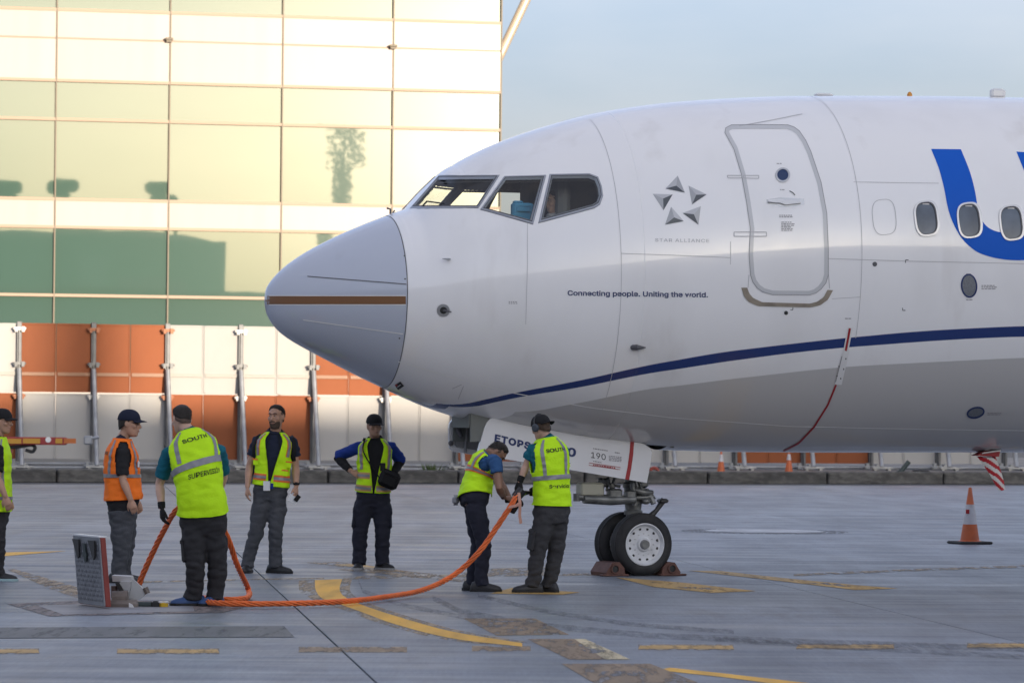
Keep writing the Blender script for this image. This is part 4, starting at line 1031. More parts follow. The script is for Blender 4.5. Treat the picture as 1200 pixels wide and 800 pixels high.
q = MB(); q.prism([dh(.003)(*p) for p in ((738.8, 516.6), (743.2, 517.3), (742, 532), (739.8, 548), (737.2, 562), (732.6, 561.2), (735.4, 547), (737.6, 531))], AN * .002); q.build('red_stripe', m_red, ngd)
q = MB()
for px, py in ((600, 495), (668, 506.5), (725, 516)): q.tube([dp(px, py, DY - .06), dp(px, py - 8, DY - .12)], .025, 8)
q.build('hinge', m_metal, ngd)
FD = [(526.8, 524), (526.2, 502), (527.2, 496), (530, 492), (536, 489.8), (570, 495), (640, 507), (735, 522), (741, 530), (736, 561), (640, 545), (560, 533.5), (532, 529)]
q = MB(); q.prism([dp(*p, -DY) for p in FD], -AN * .05); fgd = q.build('nose_gear_door', m_dw, plane)
q = MB(); q.prism([dp(*p, -DY + .004) for p in shrink(FD, 6)], AN * .03); q.build('inner_skin', m_din, fgd)
q = MB(); q.tube([dp(538, 494, -DY + .05), dp(537, 504, -DY + .06), dp(541, 512, -DY + .1)], [.035, .03, .02], 8); q.ell(dp(528.5, 519, -DY + .02), .03, .03, .03); q.build('hinge', m_dseam, fgd)
for k in range(5):
    q = MB(); q.tube([dp(548 + k * 30, 494 + k * 5, -DY + .05), dp(545 + k * 30, 530 + k * 5, -DY + .05)], .018, 6); q.build('rib', m_din, fgd)

WA = TH + radians(7); wn = V(sin(WA), -cos(WA), 0); wf = V(cos(WA), sin(WA), 0)      # the wheels are steered a little
WC = A0 + AZ * .343
m_tyre = mat('tyre_rubber', (.022, .022, .024), .75, var=.3, vscale=6, dirt=(.07, .065, .06), dscale=5, damt=.5)
m_rim = mat('white_wheel_rim', (.70, .71, .73), .4, .0, dirt=(.35, .34, .33), dscale=8, damt=.4)
gear = MB(); zc = lambda z: A0 + AZ * z
gear.lathe([(.30, .055), (.60, .055), (.60, .075), (.66, .08), (.66, .10), (.70, .105), (.72, .09), (.78, .095), (.78, .125), (.87, .13), (.88, .105), (.95, .105), (.96, .12), (1.0, .12), (1.02, .10), (1.6, .10)], A0, AZ, 20)
ng = gear.build('nose_gear_leg', mat('gear_grey', (.20, .205, .20), .4, .5, var=.25, vscale=8, dirt=(.05, .05, .045), dscale=6, damt=.7), plane, smooth=35)
m_g = MATS['gear_grey']
q = MB(); q.lathe([(.34, .042), (.63, .042)], A0, AZ, 18); q.build('piston', mat('chromed_piston', (.7, .71, .72), .12, 1.0), ng, smooth=35)
q = MB(); q.tube([WC - wn * .34, WC + wn * .34], .045, 14); q.build('axle', m_g, ng, smooth=40)
gd = lambda px, py, y=.0: on_plane(px, py, A0 + AN * y, AN)
q = MB(); q.box(gd(691.5, 573, .16), (.27, .2, .15), aax, bev=.02); q.build('gear_box', mat('beige_actuator', (.36, .35, .28), .5, .2), ng)
q = MB()
q.tube([gd(676, 582, .22), gd(700, 584, .2), gd(726, 582, .12)], [.035, .045, .04], 12); q.tube([gd(676, 578, .22), gd(676, 587, .22)], .04, 10); q.tube([gd(692, 587, .2), gd(722, 588, .12)], .022, 8)
q.tube([gd(742, 583, .12), gd(757, 583, .14), gd(766, 581, .14)], [.03, .035, .02], 10); q.tube([gd(760, 577, .12), gd(766, 590, .16)], .03, 8); q.ell(gd(757, 587, .16), .05, .05, .035); q.tube([gd(684, 584.5, .24), gd(716, 586, .2), gd(744, 585, .18)], [.05, .055, .045], 12); q.box(gd(720, 578, .17), (.16, .12, .11), aax, bev=.02); q.box(gd(738, 579, .16), (.12, .12, .10), aax, bev=.02); q.tube([gd(744, 574, .14), gd(756, 577, .16), gd(764, 577, .12)], [.03, .04, .03], 10); q.tube([gd(716, 566, .16), gd(722, 590, .17)], .03, 8); q.tube([gd(741, 566, .15), gd(744, 592, .16)], .028, 8); q.build('steering_actuator', m_g, ng, smooth=40)
q = MB()
for a in (((702, 560), (707, 572)), ((713, 559), (711, 575)), ((720, 560), (714, 578)), ((745, 562), (748, 578)), ((752, 566), (744, 574)), ((738, 570), (760, 574)), ((700, 565), (727, 570))): q.tube([gd(*a[0], .1), gd(*a[1], .14)], .016, 8)
q.tube(spline([gd(748, 564, .1), gd(752, 572, .16), gd(762, 576, .15), gd(768, 584, .12)], 12), .009, 6); q.tube(spline([gd(706, 560, .14), gd(716, 570, .2), gd(724, 576, .16), gd(731, 590, .1)], 12), .009, 6)
q.box(gd(708, 565, .1), (.12, .1, .1), aax, bev=.02); q.box(gd(751, 567, .02), (.14, .14, .08), aax, bev=.02); q.build('hydraulic_lines', m_g, ng, smooth=40)
q = MB(); q.tube([gd(778, 585, .02), gd(769, 598, .02), gd(761, 606, .02)], [.035, .026, .04], 10); q.box(gd(776.5, 586.5, .02), (.10, .14, .05), aax, bev=.015); q.build('torque_link', mat('dark_link', (.06, .06, .062), .5, .3), ng, smooth=40)
q = MB(); q.tube([gd(766, 604, -.03), gd(776, 590, -.03)], .014, 8); q.build('brace', m_metal, ng)
def wheel(c, out):
    b = MB(); r, hw = .343, .105
    prf = [(-hw + .012, .225), (-hw, .25), (-hw + .003, .29), (-hw + .022, .322), (-hw + .05, .338)]
    for k in range(5):
        y = -hw + .055 + k * (2 * hw - .11) / 4
        prf += [(y - .008, .3425), (y - .004, .3425)] + ([(y, .334), (y + .004, .334)] if k not in (0, 4) else []) + [(y + .008, .3425)]
    prf += [(hw - .05, .338), (hw - .022, .322), (hw - .003, .29), (hw, .25), (hw - .012, .225)]
    b.lathe(prf, c, out, 56, cap=False); w = b.build('wheel', m_tyre, ng, smooth=30)
    b = MB(); b.lathe([(hw - .03, .235), (hw - .004, .232), (hw - .001, .222), (hw - .02, .205), (hw - .038, .196), (hw - .048, .15), (hw - .044, .085), (hw - .02, .07), (hw - .02, .02)], c, out, 56, cap=False); b.build('rim', m_rim, w, smooth=30)
    b = MB(); b.lathe([(hw - .045, .058), (hw - .02, .054), (hw - .002, .046), (hw - .002, .032), (hw - .014, .03), (hw - .014, .005)], c, out, 24); b.build('hub', mat('hub_metal', (.30, .30, .31), .35, .7), w, smooth=30)
    b = MB(); b.lathe([(hw - .012, .028), (hw + .012, .02), (hw + .013, .004)], c, out, 16); b.build('hub_cap', m_blk, w, smooth=30)
    u = AZ; v = out.cross(AZ).normalized(); bo = MB()
    for k in range(12):
        a = 2 * pi * (k + .5) / 12; p = c + (u * cos(a) + v * sin(a)) * .172 + out * (hw - .052); bo.lathe([(0, .016), (.0105, .016), (.011, .002)], p, out, 10)
    bo.build('rim_holes', m_blk, w)
    bo = MB()
    for k in range(12):
        a = 2 * pi * k / 12; p = c + (u * cos(a) + v * sin(a)) * .118 + out * (hw - .050); bo.lathe([(0, .008), (.014, .008), (.0145, .001)], p, out, 6)
    bo.build('rim_bolts', m_metal, w)
    return w
wheel(WC + wn * .215, wn); wheel(WC - wn * .215, -wn)

# ================================================================== PEOPLE
M_SKIN = [mat('skin_light', (.56, .35, .26), .5, var=.08, vscale=14), mat('skin_tan', (.46, .265, .18), .5, var=.08, vscale=14), mat('skin_brown', (.27, .145, .095), .5, var=.08, vscale=14)]
def cloth(name, col, rough=.85, var=.12): return mat(name, col, rough, var=var, vscale=9, bump=.35, bscale=55, spec=.3)
C_YEL = cloth('hi_vis_yellow', (.56, .93, .010), .7, .05); C_ORG = cloth('hi_vis_orange', (.98, .20, .018), .7, .05)
C_TAPE = mat('silver_tape', (.25, .25, .27), .45, .1, var=.1, vscale=20); C_OTR = mat('orange_trim', (.80, .17, .03), .6)
C_BLKS = cloth('black_shirt', (.018, .018, .02)); C_NAVY = cloth('navy_shirt', (.016, .022, .045)); C_TEAL = cloth('teal_shirt', (.008, .12, .17)); C_ROYAL = cloth('royal_blue_sleeve', (.012, .04, .24)); C_BLUE = cloth('mid_blue_shirt', (.03, .09, .22))
C_TGREY = cloth('charcoal_trousers', (.068, .072, .082)); C_TBLK = cloth('black_trousers', (.033, .033, .036)); C_TNAV = cloth('navy_trousers', (.020, .022, .036)); C_TGR2 = cloth('faded_black_trousers', (.05, .05, .053))
C_HAIR = mat('dark_hair', (.022, .017, .014), .7, var=.3, vscale=40, bump=.6, bscale=120); C_GREYH = mat('greying_hair', (.036, .029, .025), .7, var=.3, vscale=40, bump=.6, bscale=120); C_BROWNH = mat('brown_hair', (.07, .042, .025), .7, var=.3, vscale=40, bump=.6, bscale=120)
C_CAP = cloth('navy_cap', (.012, .016, .035)); C_CAPB = cloth('black_cap', (.014, .014, .016)); C_SHOE = mat('black_shoe', (.018, .018, .02), .5); C_SHOEB = mat('blue_shoe', (.03, .075, .20), .6); C_SOLE = mat('grey_sole', (.30, .31, .33), .6); C_SOLEB = mat('black_sole', (.012, .012, .013), .7); C_SOLET = mat('pale_teal_sole', (.35, .5, .52), .6)
C_GLOVE = cloth('black_glove', (.015, .015, .016)); C_EYE = mat('eye_white', (.42, .39, .36), .3); C_PUP = mat('dark_iris', (.01, .008, .007), .2); C_LIP = mat('lip', (.26, .11, .09), .5); C_LENS = mat('spectacles', (.015, .014, .014), .15)
C_PRINT = mat('black_vest_print', (.015, .02, .01), .7); C_BADGE = mat('white_badge', (.72, .73, .74), .4)

class Torso:
    """spine curve with elliptical sections; u = angle from the front (positive = person's left), t = 0 hip .. 1 base of neck"""
    SEC = [(-.16, .155, .105, .115), (0, .175, .118, .132), (.2, .165, .115, .118), (.42, .162, .118, .108), (.64, .178, .120, .118), (.79, .190, .112, .116), (.86, .182, .094, .104), (.91, .148, .080, .092), (.955, .104, .070, .078), (.99, .074, .064, .068), (1.03, .062, .060, .062)]
    def __init__(s, pel, mid, neck, fp, fc, k=1.0, belly=0.0, wide=1.0, deep=1.0):
        s.p = [Vector(q) for q in (pel, mid, neck)]; s.fp, s.fc, s.k, s.belly, s.wide, s.deep = Vector(fp).normalized(), Vector(fc).normalized(), k, belly, wide, deep
    def C(s, t):
        a, b, c = s.p; 
        if t < 0: return a + (b - a) * 2 * t * .9
        q1 = 2 * (t - .5) * (t - 1); q2 = -4 * t * (t - 1); q3 = 2 * t * (t - .5); return a * q1 + b * q2 + c * q3
    def frame(s, t):
        d = (s.C(t + .03) - s.C(t - .03)).normalized(); f = s.fp.lerp(s.fc, min(max(t * 1.3, 0), 1)); f = (f - d * f.dot(d)).normalized(); return d, f, d.cross(f).normalized() * -1 if False else d.cross(f).normalized()
    def sec(s, t):
        S_ = s.SEC; t = min(max(t, S_[0][0]), S_[-1][0])
        for a, b in zip(S_, S_[1:]):
            if a[0] <= t <= b[0]:
                f = (t - a[0]) / (b[0] - a[0]); f = f * f * (3 - 2 * f) * .5 + f * .5
                r = [a[i] + (b[i] - a[i]) * f for i in (1, 2, 3)]
                r[1] += s.belly * max(0, 1 - abs(t - .28) / .4); r[0] *= s.wide; dq = 1 + (s.deep - 1) * min(1, max(0, (1 - t) / .15)) * min(1, max(0, (t - .02) / .25)); r[1] *= dq; r[2] *= dq
                return [q * s.k for q in r]
        return [q * s.k for q in S_[-1][1:]]
    def pt(s, u, t, off=0.0):
        d, f, l = s.frame(t); a, bf, bb = s.sec(t); cu, su = cos(u), sin(u); e = 2 / 2.35
        x = (abs(su) ** e) * (1 if su >= 0 else -1) * (a + off); y = (abs(cu) ** e) * (1 if cu >= 0 else -1) * ((bf if cu >= 0 else bb) + off)
        return s.C(t) + l * x + f * y
    def nrm(s, u, t):
        return ((s.pt(u + .02, t) - s.pt(u - .02, t)).cross(s.pt(u, t + .01) - s.pt(u, t - .01))).normalized()
    def loft(s, mb, t0, t1, off=0.0, n=18, seg=28, mi=0):
        o = len(mb.v); 
        mb.grid(lambda i, j: s.pt(2 * pi * i / seg, t0 + (t1 - t0) * j / (n - 1), off), seg, n, mi, closeu=True)
        mb.add([], []); mb.f += [tuple(o + i for i in range(seg - 1, -1, -1)), tuple(o + (n - 1) * seg + i for i in range(seg))]; mb.m += [mi, mi]
        return mb

def head_shape(mb, c, f, u, k=1.0, off=0.0, t0=-.125, t1=.12):
    """head as horizontal sections (height, half width, front, back) about the centre of the skull"""
    f = Vector(f).normalized(); u = Vector(u); u = (u - f * u.dot(f)).normalized(); l = u.cross(f)
    SEC = [(-.122, .018, .062, -.015), (-.115, .034, .078, .0), (-.098, .050, .086, .018), (-.075, .060, .086, .05), (-.045, .067, .084, .075), (-.015, .071, .086, .088), (.012, .074, .083, .094), (.035, .076, .088, .096), (.06, .075, .084, .094), (.085, .066, .068, .082), (.104, .047, .044, .058), (.114, .022, .02, .03)]
    vs = []; rows = [r for r in SEC if t0 - .001 <= r[0] <= t1 + .001]; seg = 24
    for z, w, fr, bk in rows:
        cy = (fr - bk) / 2; d = (fr + bk) / 2
        for i in range(seg):
            a = 2 * pi * i / seg; x = sin(a) * (w + off); y = cos(a) * (d + off); vs.append(c + (l * x + f * (cy + y) + u * (z + (off if z > .05 else 0))) * k)
    n = len(rows); fs = [(i * seg + j, i * seg + (j + 1) % seg, (i + 1) * seg + (j + 1) % seg, (i + 1) * seg + j) for i in range(n - 1) for j in range(seg)]
    fs += [tuple(range(seg - 1, -1, -1)), tuple(range((n - 1) * seg, n * seg))]
    mb.add(vs, fs); return mb, f, u, l

def hand_shape(mb, w, d, n, side, curl=.5, k=1.0, off=0.0, spread=1.0):
    """palm, four fingers and thumb: w wrist, d towards the knuckles, n out of the back of the hand, side +1 thumb along d x n"""
    d = Vector(d).normalized(); n = Vector(n); n = (n - d * n.dot(d)).normalized(); t = d.cross(n) * side
    mb.tube([w - d * .03 * k, w + d * .015 * k, w + d * .05 * k, w + d * .085 * k, w + d * .098 * k], [(.026 + off) * k, (.030 + off) * k, (.040 + off) * k, (.042 + off) * k, (.036 + off) * k], 14, axis=t, flat=.48)
    for i, (o, ln) in enumerate(((.030, .072), (.010, .080), (-.010, .074), (-.029, .058))):
        p = w + (d * .088 + t * o) * k; cd_ = d + t * (o * 2.2 * spread); cd_.normalize(); pts = [p - d * .02 * k, p]; ang = 0
        for s_, L in enumerate((.45, .32, .25)):
            ang += curl * (.5, .8, .6)[s_] * (1 + .12 * i); q = cd_ * cos(ang) - n * sin(ang); pts.append(pts[-1] + q * ln * L * k)
        mb.tube(pts, [(.0098 + off) * k, (.0100 + off) * k, (.0094 + off) * k, (.0086 + off) * k, (.0072 + off) * k], 9, round_=True)
    p = w + (d * .028 + t * .026) * k; a = (d * .75 + t * .62 - n * .25).normalized(); b = (d * .92 + t * .2 - n * .35).normalized()
    mb.tube([p, p + a * .038 * k, p + a * .038 * k + b * .028 * k, p + a * .038 * k + b * .050 * k], [(.0135 + off) * k, (.0120 + off) * k, (.0105 + off) * k, (.0085 + off) * k], 9, round_=True)

def wrinkle(amp, fz=7.0, seed=0.0, axis=None):
    """fine folds, mostly lying across the limb"""
    sc = Vector((fz, fz, fz * 1.9))
    def f(co, n):
        p = Vector((co.x * sc.x + seed, co.y * sc.y, co.z * sc.z))
        a = noise.noise(p); b = noise.noise(p * 2.3 + Vector((3, 1, 7)))
        return amp * (abs(a) * 1.6 - .35 + .5 * b)
    return f

def person(D, foot, label, group=None, **P):
    """joints are given as picture points with a depth offset (metres beyond D)"""
    k = P.get('k', 1.0)
    J = lambda q: at(q[0], q[1], D + (q[2] if len(q) > 2 else 0))
    fl = P.get('floor', 0.0); base = at(foot[0], foot[1], D); base.z = fl
    r = empty('person', base, label, 'person', group)
    fp, fc = Vector(P['fp']).normalized(), Vector(P['fc']).normalized()
    T = Torso(J(P['pel']), J(P['mid']), J(P['neck']), fp, fc, k, P.get('belly', 0), P.get('wide', 1), P.get('deep', 1)); seed = foot[0] * .37
    hd = J(P['head']); hf = Vector(P['hf']).normalized(); hu = Vector(P.get('hu', (0, 0, 1))); hk = k * P.get('hk', 1.0)
    arms = {s: [J(q) for q in P['arm' + s]] for s in 'LR' if 'arm' + s in P}
    legs = {s: [J(q) for q in P['leg' + s]] for s in 'LR'}
    for s in 'LR': legs[s][2].z = max(legs[s][2].z, .085 + fl)
    toe = {s: Vector((*P['toe' + s], 0)).normalized() for s in 'LR'}
    # --- the body: one continuous skin surface
    b = MB(); T.loft(b, -.16, 1.02, -.028)
    h, f, u, l = head_shape(b, hd, hf, hu, hk)
    nk = J(P['neck']); b.tube([nk - (hd - nk).normalized() * .06 * k, nk.lerp(hd - u * .05 * hk - f * .012, .5), hd - u * .04 * hk - f * .012], [.062 * k, .056 * k, .056 * k], 16)
    b.tube([hd + f * .080 * hk + u * .022 * hk, hd + f * .094 * hk - u * .008 * hk, hd + f * .108 * hk - u * .030 * hk, hd + f * .086 * hk - u * .040 * hk], [.009 * hk, .012 * hk, .0165 * hk, .012 * hk], 10, round_=True)
    b.tube([hd + f * .078 * hk + u * .034 * hk + l * .045 * hk, hd + f * .090 * hk + u * .034 * hk, hd + f * .078 * hk + u * .034 * hk - l * .045 * hk], .010 * hk, 8, round_=True)
    b.tube([hd + f * .076 * hk - u * .067 * hk + l * .024 * hk, hd + f * .089 * hk - u * .066 * hk, hd + f * .076 * hk - u * .067 * hk - l * .024 * hk], [.007 * hk, .010 * hk, .007 * hk], 8, round_=True)
    for s_ in (1, -1):
        b.ell(hd + l * s_ * .048 * hk + f * .058 * hk - u * .022 * hk, .022 * hk, .024 * hk, .024 * hk, (l, f, u))
        b.ell(hd + l * s_ * .077 * hk - f * .008 * hk - u * .006 * hk, .010 * hk, .019 * hk, .032 * hk, (l, (f - u * .15).normalized(), u))
    for s in arms:
        sh, el, wr = arms[s]; b.tube([sh.lerp(T.C(.84), .4), sh - AZ * .008, sh.lerp(el, .45), el, el.lerp(wr, .3), wr], [.044 * k, .046 * k, .045 * k, .038 * k, .042 * k, .027 * k], 14, round_=True)
        hn = P.get('hand' + s)
        if hn: hand_shape(b, wr, hn[0], hn[1], hn[2], hn[3] if len(hn) > 3 else .6, k * 1.0)
    for s in legs:
        hp, kn, an = legs[s]; b.tube([hp, hp.lerp(kn, .5), kn, kn.lerp(an, .35), an, an - AZ * .03], [.075 * k, .066 * k, .050 * k, .050 * k, .030 * k, .028 * k], 14, round_=True)
        b.tube([V(an.x, an.y, fl + .055) - toe[s] * .03, V(an.x, an.y, fl + .048) + toe[s] * .10], [.026 * k, .022 * k], 10, round_=True)
    place(remesh(b, .0072 if P.get('fine') else .0085, 2), 'body', P['skin'], r)
    # --- face details
    for s_ in (1, -1):
        e = hd + f * .0815 * hk + u * .010 * hk + l * s_ * .031 * hk
        q = MB(); q.ell(e, .0115 * hk, .006 * hk, .0048 * hk, (l, f, u), 10, 6); ey = q.build('eye', C_EYE, r, smooth=True)
        q = MB(); q.ell(e + f * .0035 * hk + l * P.get('gaze', 0) * .004, .0062 * hk, .0045 * hk, .0062 * hk, (l, f, u), 10, 6); q.build('iris', C_PUP, ey, smooth=True)
        q = MB(); q.tube([hd + f * .082 * hk + u * .031 * hk + l * s_ * .052 * hk, hd + f * .0935 * hk + u * .037 * hk + l * s_ * .034 * hk, hd + f * .098 * hk + u * .033 * hk + l * s_ * .014 * hk], [.003 * hk, .005 * hk, .004 * hk], 6); q.build('eyebrow', P['hair'], r, smooth=True)
    q = MB(); q.tube([hd + f * .080 * hk - u * .066 * hk + l * .024 * hk, hd + f * .0955 * hk - u * (.068 + .004 * P.get('smile', 0)) * hk, hd + f * .080 * hk - u * .066 * hk - l * .024 * hk], [.002 * hk, .0055 * hk, .002 * hk], 8); q.build('mouth', C_LIP, r, smooth=True)
    # --- hair, beard, cap
    for layer in ((0, 1) if not P.get('cap') else (1,)):
     b = MB(); seg = 28; rows = 11
     up_ = .034 if (layer and not P.get('cap')) else 0
     LO = [(0, .094), (.75, .082), (1.15, .040), (1.5, .004), (1.9, -.03), (2.5, -.058), (3.15, -.064)]
     def hairp(i, j):
         a = 2 * pi * i / seg; aa = min(a, 2 * pi - a)
         for p_, q_ in zip(LO, LO[1:]):
             if p_[0] <= aa <= q_[0]: lo = p_[1] + (q_[1] - p_[1]) * (aa - p_[0]) / (q_[0] - p_[0]); break
         lo += up_ * max(0, min(1, (aa - .9) / .4)) + P.get('hairline', 0) * (aa < 1.2) + .006 * noise.noise(Vector((a * 4, seed, 0)))
         tp = .121; z = lo + (tp - lo) * (j / (rows - 1)) ** .85; th = (.0015 + .0065 * min(1, j / 4)) * (1 if layer else .35)
         zz = min(max(z, 0) / .1225, 1); q = max(.02, (1 - zz ** 2.6)) ** .5 if z > 0 else 1 - .9 * max(0, -z - .01)
         return hd + (l * sin(a) * (.0755 * q + th) + f * (cos(a) * (.0915 * q + th) - .004) + u * (z + th * .6)) * hk
     b.grid(hairp, seg, rows, closeu=True); o_ = len(b.v) - seg; b.f.append(tuple(range(o_, o_ + seg))); b.m.append(0)
     rq = random.Random(int(foot[0])); HN = b.v[:]
     for _ in range(0 if P.get('cap') or not layer else 900):
         i = rq.randrange(seg); j = rq.randrange(0, rows - 1); f0, g0 = rq.random(), rq.random()
         A_, B_, C_ = HN[j * seg + i], HN[j * seg + (i + 1) % seg], HN[(j + 1) * seg + i]; p = A_ + (B_ - A_) * f0 + (C_ - A_) * g0; nn = (p - hd).normalized()
         d_ = (-u * .6 + f * (.5 if j > 6 else -.2) + l * rq.uniform(-.5, .5) + nn * .55).normalized(); sd2 = d_.cross(nn).normalized() * .0022
         p0_ = p - nn * .003; b.add([p0_ + sd2, p0_ - sd2, p0_ + d_ * rq.uniform(.010, .019)], [(0, 1, 2)])
     ho = b.build('hair' if layer else 'hair_fade', P['hair'] if layer else mat('cropped_hair', (.12, .08, .062), .85, var=.3, vscale=60), r, smooth=True, clean=False); 
     sm = ho.modifiers.new('thickness', 'SOLIDIFY'); sm.thickness = .003; sm.offset = 0
    if P.get('beard'):
        b = MB(); b.grid(lambda i, j: hd + (l * sin((i / 16 - .5) * 2.3) * (.0665 - .02 * (j / 5) ** 2) + f * (.0 + cos((i / 16 - .5) * 2.3) * (.092 - .004 * j)) + u * (-.052 - .071 * (j / 5) - (.02 if (j == 0 and abs(i - 8) < 4) else 0))) * hk, 17, 6); bo2 = b.build('beard', mat('stubble_beard', (.075, .05, .036), .9, var=.3, vscale=60), r, smooth=True, clean=False); sm = bo2.modifiers.new('thickness', 'SOLIDIFY'); sm.thickness = .006
        b = MB(); b.tube([hd + (f * .084 - u * .054 + l * .028) * hk, hd + (f * .098 - u * .049) * hk, hd + (f * .084 - u * .054 - l * .028) * hk], .006 * hk, 6); b.build('moustache', P['hair'], r)
    if P.get('cap'):
        cm, cf = P['cap']; cf = Vector(cf).normalized(); cf = (cf - u * cf.dot(u)).normalized(); cl = u.cross(cf); b = MB(); seg = 28
        def capp(i, j):
            a = 2 * pi * i / seg; th = j / 9 * pi / 2; rr = cos(th) ** .8 if th < pi / 2 - 1e-6 else 0
            ax_ = f if True else cf
            return hd + (l * sin(a) * .0855 * rr + f * (cos(a) * .102 * rr - .004) + u * (.030 + .096 * sin(th) + .012 * cos(a) * 0)) * hk
        b.grid(capp, seg, 10, closeu=True); cpo = b.build('cap', cm, r, smooth=True, clean=False); sm = cpo.modifiers.new('thickness', 'SOLIDIFY'); sm.thickness = .006; sm.offset = 1
        b = MB(); b.tube([hd + (l * sin(2 * pi * i / 24) * .0875 + f * (cos(2 * pi * i / 24) * .104 - .004) + u * .034) * hk for i in range(25)], .006 * hk, 6); b.build('band', cm, cpo, smooth=True)
        b = MB(); R0 = .100 if abs(cf.dot(f)) > .7 else .087
        b.grid(lambda i, j: hd + (cl * sin((i / 14 - .5) * 2.1) * (.082 + .004 * j) + cf * (cos((i / 14 - .5) * 2.1) * (R0 - .004) + j * .0135 * cos((i / 14 - .5) * 2.6) ** .8 + .0) + u * (.036 - .003 * j - .012 * abs(i / 14 - .5) ** 2 * 4 * (j > 0))) * hk, 15, 6); br = b.build('brim', cm, cpo, smooth=True, clean=False); sm = br.modifiers.new('thickness', 'SOLIDIFY'); sm.thickness = .005
        b = MB(); b.ell(hd + (u * .127 - f * .004) * hk, .008, .008, .005); b.build('button', cm, cpo)
    # --- shirt with sleeves
    b = MB(); T.loft(b, P.get('shirt_low', .05), .985, .004)
    sl = P.get('sleeve', .5)
    for s in arms:
        sh, el, wr = arms[s]; inn = sh + (T.C(.86) - sh) * .45
        if sl <= 1: pts = [inn, sh, sh.lerp(el, sl * .6), sh.lerp(el, sl)]; rs = [.068, .070, .067, .068]
        else: pts = [inn, sh, sh.lerp(el, .5), el, el.lerp(wr, .5), el.lerp(wr, .93)]; rs = [.068, .070, .064, .054, .050, .038]
        b.tube(pts, [q * k for q in rs], 18, round_=False)
    sobj = place(remesh(b, .010, 3), 'shirt', P['shirt'], r, wrinkle(.010 * k, 8, seed))
    b = MB(); nax = (hd - u * .05 * hk - f * .012 - T.C(1.0)).normalized()
    def colp(i, j):
        a = 2 * pi * i / 28; o0 = T.pt(a, .955, .010); c0 = T.C(.99); q = (0, .55, 1.0, .9)[j]; hgt = (0, .014, .027 - .020 * max(0, cos(a)), .018 - .020 * max(0, cos(a)))[j]
        i0 = c0 + (o0 - c0) * .62; i0 = i0 - nax * (i0 - c0).dot(nax); return o0.lerp(i0, q * .9) + nax * hgt * k * 1.15
    b.grid(colp, 28, 4, closeu=True); co_ = b.build('collar', P.get('collar', P['shirt']), sobj, smooth=True, clean=False); sm = co_.modifiers.new('thickness', 'SOLIDIFY'); sm.thickness = .005; sm.offset = 1
    if P.get('sleeve2'):                      # dark forearm part of a two-tone sleeve
        for s in arms:
            sh, el, wr = arms[s]; b = MB(); b.tube([sh.lerp(el, .86), el, el.lerp(wr, .5), el.lerp(wr, .95)], [.060 * k, .056 * k, .052 * k, .040 * k], 16); place(remesh(b, .010, 2), 'lower_sleeve', P['sleeve2'], sobj, wrinkle(.008, 9, seed))
    # --- trousers
    b = MB(); T.loft(b, -.15, P.get('waist', .2), .013)
    for s in legs:
        hp, kn, an = legs[s]; hp2 = hp.lerp(T.C(-.02), .25)
        cr_ = T.C(-.13); b.tube([hp2, hp.lerp(kn, .35), hp.lerp(kn, .7), kn, kn.lerp(an, .45), kn.lerp(an, .8), V(an.x, an.y, .10 + fl) + toe[s] * .01, V(an.x, an.y, .055 + fl) + toe[s] * .018], [q * k * P.get('loose', 1) for q in (.108, .100, .088, .078, .073, .070, .070, .074)], 20, round_=False)
    tro = place(remesh(b, .011, 4), 'trousers', P['trousers'], r, wrinkle(.013 * k, 6.5, seed + 5))
    for s in (P.get('pocket') or ''):
        hp, kn, an = legs[s]; d_ = (kn - hp).normalized(); o2 = T.frame(0)[2] * (1 if s == 'L' else -1); c = hp.lerp(kn, .58) + o2 * .088 * k; fw = d_.cross(o2)
        b = MB(); b.box(c, (.035, .15, .19), (o2, fw, -d_), bev=.014); b.box(c - d_ * .085 + o2 * .006, (.036, .155, .05), (o2, fw, -d_), bev=.012); b.build('cargo_pocket', P['trousers'], tro, smooth=35)
    # --- shoes
    sh_m = P.get('shoe', C_SHOE); so_m = P.get('sole', C_SOLEB)
    for s in legs:
        an = legs[s][2]; tt = toe[s]; sd_ = V(-tt.y, tt.x, 0); g0 = V(an.x, an.y, fl); b = MB()
        pr_ = [(-.098, .026, .060), (-.082, .036, .095), (-.03, .043, .115), (.02, .046, .112), (.07, .050, .092), (.12, .053, .076), (.165, .048, .066), (.20, .034, .052), (.212, .018, .036)]
        b.grid(lambda i, j: g0 + tt * pr_[j][0] * k + sd_ * (cos(pi * 2 * i / 14) * pr_[j][1] * k) + AZ * (.02 + max(0, sin(pi * 2 * i / 14)) ** .8 * (pr_[j][2] - .02) - (0.012 if sin(2 * pi * i / 14) < -.1 else 0)), 14, len(pr_), closeu=True); n_ = len(b.v); b.f += [tuple(range(14)), tuple(range(n_ - 14, n_))]; b.m += [0, 0]
        so = b.build('shoe', sh_m, r, smooth=50)
        b = MB(); out = [(x, w_ + .004) for x, w_ in [(-.106, .014), (-.092, .036), (-.03, .045), (.02, .048), (.08, .055), (.13, .056), (.175, .048), (.218, .018)]]
        poly = [g0 + tt * x * k + sd_ * w_ * k for x, w_ in out] + [g0 + tt * x * k - sd_ * w_ * k for x, w_ in reversed(out)]; b.prism([p + AZ * .001 for p in poly], AZ * .026); b.build('sole', so_m, so)
        b = MB()
        for q_ in range(3):
            c = g0 + tt * (.03 + .028 * q_) * k + AZ * (.096 - .012 * q_); b.tube([c - sd_ * .025, c + AZ * .006, c + sd_ * .025], .004, 5)
        b.build('lace', P.get('lace', C_SOLEB), so)
    # --- vest: hem to neck, open armholes, sometimes an open front
    P['_T'] = T; P['_r'] = r; P['_hd'] = (hd, f, u, l); P['_arms'] = arms; P['_legs'] = legs
